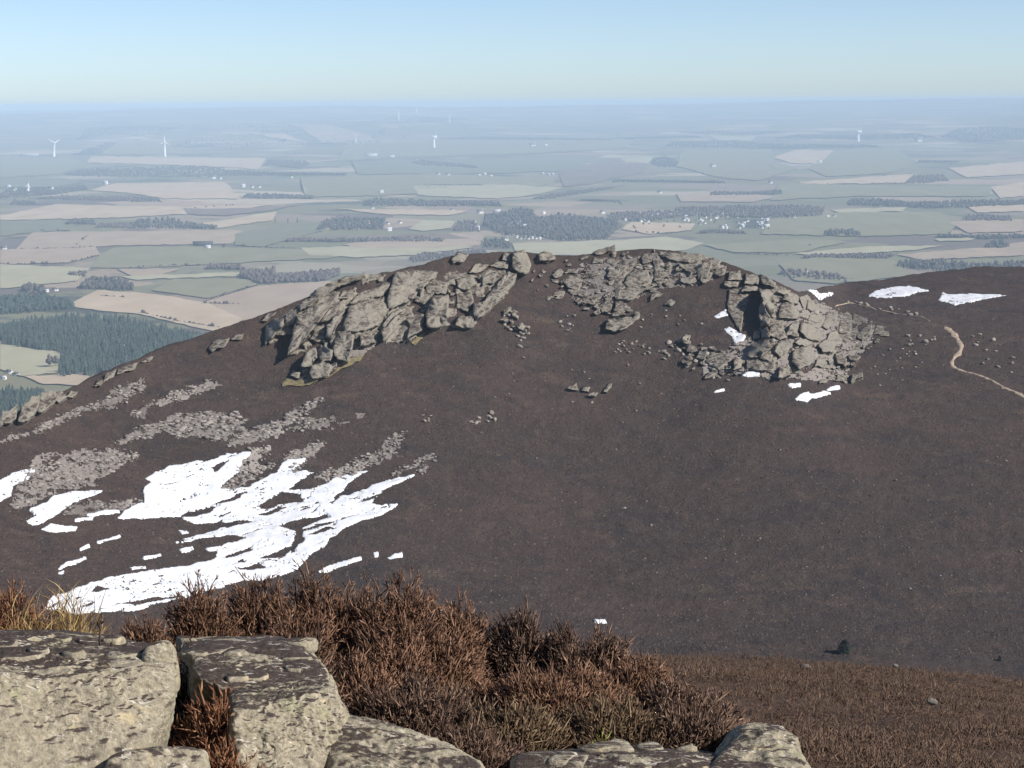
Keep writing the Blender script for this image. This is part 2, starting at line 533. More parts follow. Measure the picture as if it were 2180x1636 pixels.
P = at_dist(UG[:, None] + 0 * yg, yg, dg)
P[..., 2] += moor_bumps(P[..., 0], P[..., 1])
last = P[:, -1]
hd = np.hypot(last[:, 0], last[:, 1])
rows = []
for dd, dz in ((6, -.5), (14, -2.2), (28, -6.5), (60, -20), (120, -50), (260, -115), (500, -210), (900, -330), (1500, -420)):
    q = last * ((hd + dd) / hd)[:, None]
    q[:, 2] = np.maximum(last[:, 2] + dz, -445)
    q[:, 2] += .8 * vnoise(q[:, 0] / 15, q[:, 1] / 15)
    rows.append(q)
V = np.concatenate([P.transpose(1, 0, 2), np.array(rows)], 0)
nr, nc = V.shape[:2]
tag(link('moor_hillside', mesh_np('moor_hillside', V.reshape(-1, 3), grid_faces(nr, nc), True), M['moor']),
    'dark brown heather hillside rising to the rocky crag', None, None, 'structure')

# ------------------------------------------------------------------ near ground, falling away from the viewpoint
ND = np.array([0, 2, 3, 4.5, 6, 8, 12, 20, 30, 38, 60, 150, 250, 345.])
NZ = np.array([-1.6, -1.62, -1.66, -1.84, -2.17, -2.72, -3.83, -6.08, -8.92, -11.3, -20.5, -58, -92, -119])
def near_z(x, y, bump=True):
    x = np.asarray(x, float); y = np.asarray(y, float)
    d = np.hypot(x, y)
    z = np.interp(d, ND, NZ)
    z = z + .18 * np.exp(-((x + .4) / 1.2) ** 2 - ((y - 7.4) / 1.3) ** 2)
    # the shoulder drops a little towards the right
    z = z - np.clip(d - 10, 0, 30) * np.clip(x / np.maximum(d, 1) - .04, 0, .3) * .035
    if bump:
        a = np.clip((d - 2) / 8, .15, 1)
        z = z + a * (.10 * vnoise(x / 1.7, y / 1.7, 3.3) + .05 * vnoise(x / .5, y / .5, 6.1))
    return z
az = np.linspace(R(-28), R(28), 130)
dr = np.concatenate([np.linspace(.6, 12, 110), np.geomspace(12.2, 345, 150)])
X = dr[:, None] * np.sin(az); Y = dr[:, None] * np.cos(az)
Z = near_z(X, Y)
tag(link('near_ground', mesh_np('near_ground', np.stack([X, Y, Z], -1).reshape(-1, 3), grid_faces(len(dr), len(az)), True), M['ground']),
    'brown peaty heather ground falling away below the viewpoint', None, None, 'structure')

# ------------------------------------------------------------------ the plain
def plain_z(x, y):
    x = np.asarray(x, float); y = np.asarray(y, float)
    d = np.hypot(x, y); a = np.arctan2(x, y)
    z = -430 + 9 * vnoise(x / 1500, y / 1300, .7) + 4 * vnoise(x / 600, y / 700, 5.5)
    s = np.clip((d - 13000) / 25000, 0, 1); s = s * s * (3 - 2 * s)
    top = np.interp(np.degrees(a), [-20, -15, -8, -3, 0, 5, 10, 15, 20], [310, 318, 365, 360, 352, 362, 385, 415, 420])
    amp = 40 * np.clip((d - 12000) / 14000, 0, 1)
    z = z + s * top + amp * vnoise(x / 5200, y / 3800, 2.9) + amp * .35 * vnoise(x / 1900, y / 1600, 8.8)
    z = z + 55 * np.exp(-((d - 24000) / 3500) ** 2 - ((a + .055) / .075) ** 2) + 45 * np.exp(-((d - 21000) / 2500) ** 2 - ((a - .26) / .09) ** 2)
    z = z + s * (30 * vnoise(np.degrees(a) / 1.7, d / 6000, 4.4) + 14 * vnoise(np.degrees(a) / .5, d / 6000, 1.4))
    return np.minimum(z, 21)
pa = np.linspace(R(-24), R(24), 250)
pd = np.concatenate([np.geomspace(1500, 12000, 210), np.geomspace(12100, 42000, 190)])
PX = pd[:, None] * np.sin(pa); PY = pd[:, None] * np.cos(pa); PZ = plain_z(PX, PY)
plain = link('plain', mesh_np('plain', np.stack([PX, PY, PZ], -1).reshape(-1, 3), grid_faces(len(pd), len(pa)), True), M['farmland'])
tag(plain, 'wide hazy farmland plain patched with fields behind the crag', None, None, 'structure')

_PT = np.array([[0.]])
def plain_pt(u, y, up=0.0):
    r = ray(u, y)
    h = np.hypot(r[..., 0], r[..., 1])
    rz = np.minimum(r[..., 2] / h, -1e-4)
    d = -430 / rz
    for _ in range(25):
        d = np.clip(d, 1500, 41500)
        q = r * (d / h)[..., None]
        d = d * .4 + .6 * plain_z(q[..., 0], q[..., 1]) / rz
    d = np.clip(d, 1500, 41500)
    q = r * (d / h)[..., None]
    q[..., 2] = plain_z(q[..., 0], q[..., 1]) + up
    return q

FIELDS = [
    ('f_tan', [(0, 460), (120, 437), (189, 439), (395, 442), (585, 437), (510, 448), (460, 458), (385, 458), (240, 465), (0, 470)]),
    ('f_tan', [(193, 406), (240, 393), (478, 389), (495, 403), (430, 406), (509, 413), (509, 425), (344, 424), (275, 413)]),
    ('f_tan', [(187, 334), (567, 338), (550, 362), (430, 355), (186, 348)]),
    ('f_pink', [(69, 496), (516, 492), (495, 520), (240, 525), (155, 530), (34, 532)]),
    ('f_green', [(248, 527), (413, 526), (653, 534), (750, 545), (688, 552), (310, 572), (193, 572), (213, 545)]),
    ('f_pink', [(0, 534), (206, 527), (213, 545), (144, 562), (0, 564)]),
    ('f_pale', [(0, 565), (193, 573), (165, 600), (0, 617)]),
    ('f_green', [(323, 620), (372, 596), (516, 596), (550, 607), (440, 638)]),
    ('f_pink', [(440, 644), (550, 610), (705, 600), (660, 680), (516, 700), (430, 648)]),
    ('f_tan', [(151, 648), (206, 620), (323, 627), (440, 647), (516, 682), (470, 712), (303, 672), (162, 658)]),
    ('f_pale', [(0, 734), (144, 755), (131, 796), (45, 803), (0, 790)]),
    ('f_tan', [(52, 803), (193, 799), (186, 823), (86, 820)]),
    ('f_tan', [(430, 478), (590, 452), (580, 470), (500, 482), (440, 490)]),
    ('f_dgreen', [(0, 472), (130, 470), (150, 492), (60, 498), (0, 505)]),
    ('f_dgreen', [(500, 500), (620, 478), (690, 494), (600, 515), (560, 528), (500, 524)]),
    ('f_green', [(0, 335), (150, 335), (185, 350), (130, 372), (0, 380)]),
    ('f_green', [(230, 305), (400, 312), (420, 330), (215, 331)]),
    ('f_pink', [(250, 575), (380, 575), (330, 592), (280, 590)]),
    ('f_pale', [(255, 590), (512, 582), (512, 590), (280, 598)]),
    ('f_pale', [(640, 530), (930, 519), (1020, 528), (880, 545), (760, 550), (660, 545)]),
    ('f_pink', [(730, 522), (960, 498), (1030, 505), (1025, 524), (930, 530), (760, 530)]),
    ('f_pale', [(1090, 520), (1330, 512), (1420, 505), (1500, 520), (1460, 535), (1300, 545), (1100, 545)]),
    ('f_tan', [(1325, 490), (1340, 475), (1480, 478), (1475, 492), (1380, 500)]),
    ('f_tan', [(770, 447), (1000, 450), (960, 460), (820, 458), (720, 446)]),
    ('f_pale', [(870, 490), (900, 470), (970, 473), (960, 488), (900, 494)]),
    ('f_green', [(640, 380), (900, 372), (1180, 380), (1180, 398), (1000, 408), (760, 420), (650, 420)]),
    ('f_green', [(740, 300), (920, 300), (1350, 300), (1330, 318), (1100, 330), (900, 335), (720, 345)]),
    ('f_dgreen', [(750, 345), (1000, 340), (1240, 345), (1260, 365), (980, 372), (760, 372)]),
    ('f_pale', [(880, 398), (1080, 395), (1200, 402), (1120, 420), (1060, 425), (890, 418)]),
    ('f_brown', [(1190, 370), (1300, 340), (1380, 350), (1370, 368), (1250, 395), (1200, 400)]),
    ('f_pale', [(1320, 340), (1390, 335), (1385, 349), (1330, 352)]),
    ('f_green', [(1450, 318), (1650, 320), (1640, 345), (1700, 360), (1620, 385), (1530, 380), (1440, 355)]),
    ('f_tan', [(1645, 337), (1700, 320), (1775, 322), (1745, 350), (1690, 350)]),
    ('f_green', [(1780, 322), (1900, 318), (1950, 345), (1900, 370), (1760, 378), (1720, 360)]),
    ('f_tan', [(1702, 390), (1800, 382), (1945, 372), (1925, 391), (1720, 394)]),
    ('f_green', [(1660, 392), (1930, 398), (2120, 398), (2100, 420), (1810, 420), (1640, 428)]),
    ('f_pink', [(1440, 415), (1520, 408), (1660, 420), (1600, 432), (1450, 432)]),
    ('f_pale', [(1770, 448), (1930, 443), (1920, 452), (1790, 456)]),
    ('f_green', [(1640, 470), (1780, 455), (1980, 452), (2050, 465), (2020, 500), (1850, 505), (1740, 503), (1620, 500)]),
    ('f_pink', [(2020, 476), (2100, 468), (2180, 470), (2180, 495), (2060, 498)]),
    ('f_tan', [(2060, 442), (2180, 438), (2180, 452), (2080, 455)]),
    ('f_tan', [(2110, 400), (2180, 390), (2180, 420), (2130, 424)]),
    ('f_pale', [(1680, 543), (1850, 527), (2010, 525), (1940, 536), (1750, 545)]),
    ('f_green', [(1500, 524), (1740, 510), (1800, 518), (1700, 540), (1560, 540)]),
    ('f_pale', [(1990, 512), (2080, 508), (2075, 514), (2000, 516)]),
    ('f_pink', [(1910, 545), (2100, 528), (2180, 530), (2180, 546), (1960, 556)]),
    ('f_green', [(1660, 565), (1740, 550), (1900, 556), (1940, 590), (1780, 606), (1690, 600)]),
    ('f_tan', [(2020, 360), (2180, 345), (2180, 372), (2060, 380)]),
    ('f_tan', [(540, 286), (690, 288), (760, 294), (600, 298)]),
    ('f_pink', [(600, 262), (740, 270), (900, 285), (820, 298), (690, 285)]),
    ('f_pale', [(1510, 291), (1610, 292), (1600, 301), (1530, 300)]),
    ('f_dgreen', [(0, 385), (130, 380), (180, 390), (120, 400), (0, 402)]),
    ('f_brown', [(390, 446), (520, 446), (640, 438), (560, 452), (470, 462), (400, 458)]),
    ('f_dgreen', [(640, 470), (680, 476), (690, 492), (620, 496)]),
    ('f_brown', [(600, 508), (950, 500), (1000, 510), (700, 516)]),
]
def poly_sheet(poly, fn, n=14, ragged=1.2, seed=0):
    """tessellated sheet over a traced outline: rows of points between its two side edges"""
    poly = np.asarray(poly, float)
    u0, u1 = poly[:, 0].min(), poly[:, 0].max()
    us = np.linspace(u0 + .3, u1 - .3, max(8, int((u1 - u0) / 9)))
    top, bot = [], []
    for u in us:
        ys = []
        for (xa, ya), (xb, yb) in zip(poly, np.roll(poly, -1, 0)):
            if (xa <= u < xb) or (xb <= u < xa): ys.append(ya + (yb - ya) * (u - xa) / (xb - xa))
        top.append(min(ys)); bot.append(max(ys))
    top = np.array(top) + ragged * vnoise(us / 14, us * 0 + seed)
    bot = np.array(bot) + ragged * vnoise(us / 14, us * 0 + seed + 40)
    bot = np.maximum(bot, top + .3)
    w = np.linspace(0, 1, n)[:, None]
    yy = top * (1 - w) + bot * w
    uu = us[None, :] + 0 * yy
    return fn(uu, yy).reshape(-1, 3), grid_faces(n, len(us))
for k, (m, poly) in enumerate(FIELDS):
    fv, ff = poly_sheet(poly, lambda a, b: plain_pt(a, b), 14, 1.2, k * 3)
    d = np.hypot(fv[:, 0], fv[:, 1])
    fv[:, 2] += 1.2 + d * 2.2e-4 + .02 * k
    link('field', mesh_np('field', fv, ff, True), M[m], plain)

# ------------------------------------------------------------------ trees and woods on the plain
def cone_tree(rg, sides=6, tiers=2):
    vs, fs = [], []
    for k in range(tiers):
        b = .10 + .9 * k / tiers * .85; t = min(1.0, b + .95 / tiers + .12); r = .24 * (1 - k / tiers * .75)
        o = len(vs); a0 = rg.uniform(0, 6)
        for s in range(sides):
            a = a0 + s * 2 * math.pi / sides; q = r * rg.uniform(.7, 1.15)
            vs.append((q * math.cos(a), q * math.sin(a), b + rg.uniform(-.05, .05)))
        vs.append((rg.uniform(-.02, .02), rg.uniform(-.02, .02), t))
        fs += [(o + s, o + (s + 1) % sides, o + sides) for s in range(sides)]
    return np.array(vs), np.array(fs)
def round_tree(rg):
    v, f = ico(1)
    v = v * (1 + rg.uniform(-.28, .28, (len(v), 1)))
    v = v * np.array([.33, .33, .42]) + np.array([0, 0, .56])
    v[:, 2] = np.maximum(v[:, 2], .0)
    return v, f
_rg = np.random.default_rng(3)
PROTO = dict(c=[cone_tree(_rg, 7, 3) for _ in range(6)], d=[round_tree(_rg) for _ in range(8)])

def span(poly, u):
    ys = []
    for (xa, ya), (xb, yb) in zip(poly, poly[1:] + poly[:1]):
        if (xa <= u < xb) or (xb <= u < xa): ys.append(ya + (yb - ya) * (u - xa) / (xb - xa))
    return (min(ys), max(ys)) if len(ys) > 1 else None

def woodland(poly, mat, kinds, label, H=15.0, dens=1.0, name='woodland', cat='wood', group=None, ncap=2600):
    rg = np.random.default_rng(int(abs(poly[0][0]) * 13 + poly[0][1]))
    pa_ = np.array(poly, float)
    u0, u1 = pa_[:, 0].min(), pa_[:, 0].max()
    ymid = pa_[:, 1].mean()
    c = plain_pt(np.array([(u0 + u1) / 2]), np.array([ymid]))[0]
    hpx = H * F / np.hypot(c[0], c[1])
    area = .5 * abs(np.dot(pa_[:, 0], np.roll(pa_[:, 1], 1)) - np.dot(pa_[:, 1], np.roll(pa_[:, 0], 1)))
    n = int(np.clip(dens * area / (.12 * hpx * hpx), 14, 2600))
    us, ys, hs = [], [], []
    while len(us) < n:
        u = rg.uniform(u0, u1); s = span(poly, u)
        if not s: continue
        t, b = s
        if t + hpx * .95 < b: y = rg.uniform(t + hpx * .9, b); h = 1.0
        else: y = b - rg.uniform(0, .15) * (b - t); h = max(.35, (b - t) / hpx)
        us.append(u); ys.append(y); hs.append(h * rg.uniform(.55, 1.2))
    B = plain_pt(np.array(us), np.array(ys))
    vs, fs, o = [], [], 0
    for k in range(n):
        pv, pf = PROTO[kinds[int(rg.integers(len(kinds)))]][int(rg.integers(6))]
        a = rg.uniform(0, 6.28); ca, sa = math.cos(a), math.sin(a)
        h = H * hs[k]; wd = max(h, H * .6) * rg.uniform(.85, 1.2)
        q = np.stack([(pv[:, 0] * ca - pv[:, 1] * sa) * wd, (pv[:, 0] * sa + pv[:, 1] * ca) * wd, pv[:, 2] * h - .06 * H], 1) + B[k]
        vs.append(q); fs.append(pf + o); o += len(q)
    ob = link(name, mesh_np(name, np.concatenate(vs), np.concatenate(fs)), M[mat])
    tag(ob, label, cat, group, 'stuff')
    return ob

C, D, X_ = 'c', 'd', 'cd'
WOODS = [
    ([(0, 686), (45, 672), (165, 660), (220, 660), (303, 672), (378, 696), (440, 712), (330, 790), (213, 799), (131, 796), (144, 748), (86, 748), (20, 734), (0, 724)], 'conifer', 'ccc', 'large dark blue-green conifer plantation at the foot of the hill', 18, 4.6),
    ([(-40, 627), (45, 624), (96, 624), (148, 638), (162, 658), (45, 668), (-40, 676)], 'conifer', 'ccd', 'dark conifer wood above the large plantation at left edge', 16, 3.4),
    ([(45, 616), (55, 603), (75, 600), (96, 608), (98, 626), (60, 630)], 'mixed', D, 'rounded clump of trees rising over the left edge wood', 16, 1.2),
    ([(-40, 826), (20, 820), (93, 827), (100, 850), (52, 875), (-40, 905)], 'conifer', C, 'blue-green wood low at the left edge below the tan strip', 17, 4),
    ([(165, 614), (193, 586), (255, 586), (282, 603), (282, 620), (220, 620)], 'mixed', 'dc', 'round dark copse beside the pale curved field', 14, 2.2),
    ([(142, 586), (150, 577), (186, 576), (180, 592)], 'bare', D, 'low grey brushwood left of the round dark copse', 10, 1),
    ([(437, 574), (447, 560), (516, 562), (523, 577)], 'bare', D, 'square purple-grey copse above the pale track', 13, 1.2),
    ([(513, 593), (513, 575), (550, 567), (585, 567), (588, 607), (550, 607)], 'bare', 'ddc', 'tall purple-grey wood at the end of the pale track', 15, 2.2),
    ([(588, 603), (588, 584), (622, 580), (690, 572), (722, 570), (722, 588), (688, 601)], 'bare', D, 'purple-grey wood behind the left end of the crag', 13, 2.2),
    ([(672, 492), (690, 466), (740, 458), (820, 462), (815, 490)], 'mixed', 'ddc', 'dark square wood left of the white village houses', 15, 1.2),
    ([(134, 372), (179, 357), (413, 351), (550, 365), (740, 369), (736, 374), (516, 375), (423, 379), (179, 377)], 'mixed', X_, 'long dark shelter belt below the two near wind turbines', 15, 1),
    ([(151, 331), (224, 302), (251, 303), (213, 331)], 'mixed', X_, 'dark wedge of trees climbing a far rise by the turbines', 15, 1),
    ([(0, 412), (20, 398), (60, 396), (110, 402), (180, 393), (190, 404), (120, 416), (0, 424)], 'mixed', D, 'broken dark tree belt with farm roofs at left edge', 13, 1),
    ([(60, 424), (130, 415), (280, 418), (275, 430), (200, 428)], 'bare', D, 'low purple hedge wood above the long tan field', 12, 1),
    ([(278, 431), (285, 418), (335, 420), (345, 431)], 'mixed', D, 'short dark copse at the top of the long tan field', 14, 1),
    ([(516, 424), (520, 410), (600, 412), (667, 416), (667, 425)], 'mixed', D, 'flat dark tree belt beyond the tan fields', 14, 1),
    ([(135, 478), (152, 465), (200, 465), (205, 480)], 'mixed', D, 'small dark clump at the foot of the long tan field', 13, 1),
    ([(200, 486), (215, 474), (290, 472), (285, 487)], 'bare', D, 'low brown scrub between two small clumps', 9, 1),
    ([(284, 487), (292, 465), (320, 460), (365, 462), (420, 475), (462, 480), (460, 489)], 'mixed', 'ddc', 'ragged dark tree group above the pink field', 15, 1.1),
    ([(22, 436), (30, 424), (75, 428), (76, 436)], 'mixed', D, 'tiny dark clump standing in the tan field at left', 12, 1),
    ([(600, 516), (620, 505), (700, 507), (900, 502), (950, 508), (940, 517)], 'bare', D, 'long thin purple hedgerow wood left of the village', 11, 1),
    ([(774, 440), (776, 426), (800, 420), (900, 424), (1060, 428), (1070, 440)], 'mixed', 'ddc', 'long dark tree belt above the village', 15, 1.2),
    ([(1030, 480), (1034, 455), (1070, 448), (1110, 436), (1130, 440), (1145, 460), (1190, 452), (1250, 458), (1300, 462), (1325, 480), (1290, 512), (1200, 514), (1110, 506), (1060, 500)], 'mixed', 'ddccd', 'big dark blue-grey wood round the village centre', 16, 2),
    ([(1027, 528), (1032, 508), (1060, 503), (1085, 512), (1086, 530)], 'mixed', 'dc', 'dark tree clump rising just over the crag top', 15, 1.2),
    ([(965, 492), (975, 470), (1010, 465), (1020, 494)], 'bare', D, 'brown copse just left of the village wood', 13, 1),
    ([(872, 548), (900, 536), (1030, 530), (1040, 540), (960, 552), (880, 560)], 'bare', D, 'low grey scrub along the crag skyline left of the summit', 9, 1),
    ([(1385, 350), (1390, 335), (1420, 331), (1446, 345), (1440, 356), (1400, 357)], 'mixed', X_, 'isolated dark round copse right of centre', 15, 1),
    ([(1302, 388), (1310, 381), (1540, 385), (1545, 391)], 'mixed', D, 'thin dark shelter strip right of centre', 12, 1),
    ([(1415, 312), (1430, 300), (1520, 298), (1660, 305), (1850, 308), (1880, 314), (1650, 318)], 'mixed', 'ccd', 'long dark plantation strip below the lone right turbine', 16, 1.1),
    ([(1640, 296), (1700, 284), (1820, 288), (1950, 282), (2000, 294), (1850, 299)], 'mixed', X_, 'far dark wood strip behind the lone right turbine', 15, 1),
    ([(2000, 292), (2040, 272), (2110, 268), (2220, 270), (2220, 298), (2060, 302)], 'mixed', X_, 'far hazy hill wood at right edge', 15, 1),
    ([(1510, 418), (1516, 406), (1600, 408), (1664, 402), (1664, 416)], 'mixed', D, 'flat dark copse above the right part of the village', 13, 1),
    ([(1805, 438), (1808, 421), (1870, 422), (1950, 428), (2060, 424), (2180, 424), (2220, 436), (2060, 444), (1960, 444)], 'mixed', 'ddc', 'long dark tree belt above the green right field', 15, 1.2),
    ([(1750, 503), (1760, 487), (1800, 485), (1828, 489), (1832, 503)], 'mixed', 'dc', 'single dark rectangular copse in the green right field', 15, 1.3),
    ([(1953, 346), (1955, 341), (2042, 342), (2040, 347)], 'mixed', D, 'thin far tree line at right above the tan strip', 11, 1),
    ([(1925, 391), (1945, 372), (2010, 370), (2020, 386), (1960, 392)], 'bare', D, 'hazy brown wood on a rise at right', 12, 1),
    ([(1430, 462), (1440, 440), (1560, 436), (1700, 434), (1755, 440), (1750, 462), (1620, 466)], 'bare', D, 'purple-grey wood behind the right row of village houses', 13, 1.1),
    ([(1290, 470), (1300, 450), (1430, 446), (1440, 464), (1380, 474)], 'bare', D, 'grey trees among the village houses right of the dark wood', 12, 1),
    ([(1480, 498), (1500, 486), (1580, 490), (1590, 499)], 'bare', D, 'brown hedge wood below the village terrace', 10, 1),
    ([(2056, 472), (2062, 455), (2150, 458), (2155, 473)], 'bare', D, 'low grey copse by the right pink field', 12, 1),
    ([(1990, 506), (2000, 499), (2120, 498), (2220, 496), (2220, 508), (2100, 511)], 'mixed', D, 'dark hedgerow belt at right edge over the heather ridge', 12, 1),
    ([(2095, 530), (2105, 512), (2135, 508), (2148, 520), (2140, 531)], 'mixed', D, 'dark round clump near the right edge', 14, 1.2),
    ([(1908, 570), (1915, 552), (2000, 548), (2080, 556), (2220, 552), (2220, 580), (2050, 584)], 'mixed', 'dcc', 'dark wood just behind the right heather ridge', 17, 1.3),
    ([(1705, 551), (1720, 540), (1850, 537), (1910, 541), (1890, 552)], 'bare', D, 'brown scrubby strip behind the right shoulder of the crag', 10, 1),
    ([(1655, 585), (1665, 573), (1720, 570), (1790, 582), (1815, 596), (1740, 600)], 'bare', 'ddc', 'grey wood with roofs in the dip right of the crag', 13, .7),
    ([(1302, 430), (1230, 428), (1240, 424), (1320, 425), (1325, 438)], 'bare', D, 'faint brown hedge wood above the village trees', 10, 1),
    ([(1130, 425), (1150, 415), (1260, 400), (1330, 396), (1250, 412), (1170, 425)], 'bare', D, 'slanting hazy brown wood north of the village', 11, 1),
    ([(870, 395), (880, 393), (1020, 392), (1040, 397)], 'bare', D, 'faint thin hedge wood in the central green fields', 9, 1),
    ([(870, 346), (900, 340), (1010, 352), (1020, 360), (900, 354)], 'mixed', D, 'dark slanting tree line by the white farm sheds', 12, 1),
    ([(640, 360), (560, 352), (570, 340), (650, 340), (660, 350)], 'bare', D, 'hazy copse right of the far tan field', 11, 1),
    ([(360, 268), (390, 252), (520, 244), (700, 240), (900, 246), (1000, 254), (900, 262), (720, 264), (620, 284), (500, 276), (420, 276)], 'mixed', 'ccd', 'hazy wooded ridge below the left skyline', 16, .5),
    ([(160, 290), (190, 270), (300, 266), (380, 272), (340, 284), (230, 282)], 'mixed', 'ccd', 'hazy wood above the two near turbines', 15, .6),
    ([(920, 296), (1000, 290), (1170, 292), (1300, 296), (1310, 301), (1100, 299)], 'mixed', X_, 'far thin dark plantation right of the central turbine', 14, .8),
    ([(1300, 292), (1480, 288), (1500, 294), (1340, 298)], 'mixed', X_, 'far blue plantation above the long right strip', 14, .8),
    ([(1440, 282), (1560, 276), (1680, 280), (1620, 288), (1500, 288)], 'bare', D, 'faint far wood under the right skyline', 13, .6),
]
for w in WOODS:
    woodland(*w[:6])

# hedges between fields
HEDGES = [
    [(0, 564), (144, 562), (213, 545)], [(206, 527), (155, 530), (34, 532)], [(155, 530), (190, 500)], [(250, 576), (330, 568), (430, 566)], [(303, 668), (378, 686), (470, 700)],
    [(215, 632), (245, 634)], [(255, 634), (275, 637)], [(400, 446), (500, 438)], [(40, 497), (60, 493), (150, 492)], [(440, 642), (550, 608)], [(430, 648), (510, 650)],
    [(1475, 492), (1420, 500), (1330, 494)], [(1930, 443), (2060, 442)], [(1780, 504), (1850, 507)], [(2020, 500), (2050, 466)], [(640, 420), (650, 382)], [(1160, 398), (1180, 380)],
    [(1440, 355), (1530, 380)], [(1640, 345), (1720, 360), (1740, 352)], [(1700, 395), (1930, 392)], [(2100, 420), (2120, 400), (2150, 392)], [(680, 476), (770, 447)], [(740, 300), (730, 340)],
    [(1090, 520), (1000, 514)], [(1250, 346), (1260, 365)], [(0, 335), (140, 335)], [(500, 524), (560, 528), (640, 530)], [(1320, 352), (1380, 353)], [(1680, 545), (1560, 542)], [(1880, 376), (1945, 371)],
]
for k, pts in enumerate(HEDGES):
    us, ys = [], []
    rg = np.random.default_rng(500 + k)
    for (a, b), (c, d) in zip(pts, pts[1:]):
        n = max(3, int(math.hypot(c - a, d - b) / 2.2))
        t = np.linspace(0, 1, n, endpoint=False); us += list(a + (c - a) * t); ys += list(b + (d - b) * t)
    B = plain_pt(np.array(us), np.array(ys)); vs, fs, o = [], [], 0
    for p in B:
        pv, pf = PROTO['d'][int(rg.integers(8))]
        h = rg.uniform(1.5, 4.5) * (1.0 if rg.random() < .8 else 2.0)
        if rg.random() < .25: continue
        q = pv * np.array([h * 1.8, h * 1.8, h]) + p + np.array([0, 0, .5]); vs.append(q); fs.append(pf + o); o += len(q)
    tag(link('hedge', mesh_np('hedge', np.concatenate(vs), np.concatenate(fs)), M['bare']), 'thin dark hedgerow between fields on the plain', 'hedge', 'field hedges on the plain', 'stuff')

# single trees with trunk and crown
def single_tree(u, y, H, kind, label, group, name):
    p = plain_pt(np.array([float(u)]), np.array([float(y)]))[0]
    rg = np.random.default_rng(int(u * 7 + y))
    t = empty(name, p, label, 'tree', group)
    tv, tf = [], []
    for k, (z, r) in enumerate(((-.02, .022), (.3, .017), (.75, .006))):
        for s in range(5): tv.append((r * math.cos(s * 1.2566), r * math.sin(s * 1.2566), z))
    for k in range(2):
        for s in range(5): tf.append((k * 5 + s, k * 5 + (s + 1) % 5, k * 5 + 5 + (s + 1) % 5, k * 5 + 5 + s))
    link('trunk', mesh_np('trunk', np.array(tv) * H, np.array(tf)), M['trunk'], t)
    if kind == 'c':
        v, f = cone_tree(rg, 9, 5); v = v * np.array([.8, .8, 1]); m = 'conifer'
    else:
        vs, fs, o = [], [], 0
        for k in range(7):
            q, g = round_tree(rg); s = rg.uniform(.4, .62)
            q = (q - np.array([0, 0, .5])) * s + np.array([rg.uniform(-.18, .18), rg.uniform(-.18, .18), rg.uniform(.4, .78)])
            vs.append(q); fs.append(g + o); o += len(q)
        v, f = np.concatenate(vs), np.concatenate(fs); m = 'mixed'
    link('crown', mesh_np('crown', v * H, f), M[m], t)
for k, (u, y, H) in enumerate([(586, 474, 20), (613, 475, 19), (633, 474, 21)]):
    single_tree(u, y, H, 'c', ['left', 'middle', 'right'][k] + ' one of three dark conifers standing in a row', 'three conifers in a row', 'conifer_tree')
single_tree(476, 529, 15, 'd', 'round dark tree beside the long barn on the plain', None, 'broadleaf_tree')
single_tree(438, 528, 10, 'd', 'low dark tree against the long barn', None, 'broadleaf_tree')
single_tree(719, 476, 20, 'c', 'lone thin conifer left of the village', None, 'conifer_tree')
single_tree(1110, 452, 20, 'd', 'tall round tree standing up from the village wood', None, 'broadleaf_tree')
for k, (u, y) in enumerate([(1222, 478), (1240, 476), (1262, 480), (1212, 482), (1280, 482)]):
    single_tree(u, y, 21, 'c', 'pointed conifer rising out of the village wood', 'conifers in the village wood', 'conifer_tree')
single_tree(105, 784, 22, 'd', 'lone tall tree in the pale field beside the plantation', None, 'broadleaf_tree')
single_tree(118, 783, 20, 'd', 'second lone tree against the plantation edge', None, 'broadleaf_tree')
for k in range(34):
    u = 128 + k * 5.2 + random.uniform(-2, 2); y = 797 + 7 * math.sin(k * .7) + random.uniform(-3, 3)
    if k > 22: y -= (k - 22) * 2.2
    single_tree(u, y, random.uniform(17, 24), 'c', 'dark pine along the lower edge of the large plantation', 'pines on the plantation edge', 'pine_tree')
for k in range(22):
    u = 8 + k * 6.3 + random.uniform(-2, 2); y = 735 + k * .7 + random.uniform(-3, 3)
    single_tree(u, y, random.uniform(16, 22), 'c', 'dark pine along the upper left edge of the plantation clearing', 'pines above the plantation clearing', 'pine_tree')
for k in range(7):
    single_tree([1670, 1690, 1712, 1738, 1760, 1785, 1800][k], [592, 596, 590, 598, 594, 600, 603][k], random.uniform(9, 14), 'd', 'small grey tree in the dip right of the crag', 'trees in the dip right of the crag', 'broadleaf_tree')

for k in range(26):
    single_tree(random.uniform(1300, 1640), random.uniform(462, 492), random.uniform(8, 13), 'd', 'grey bare tree among the village houses right of the dark wood', 'trees among the village houses', 'broadleaf_tree')
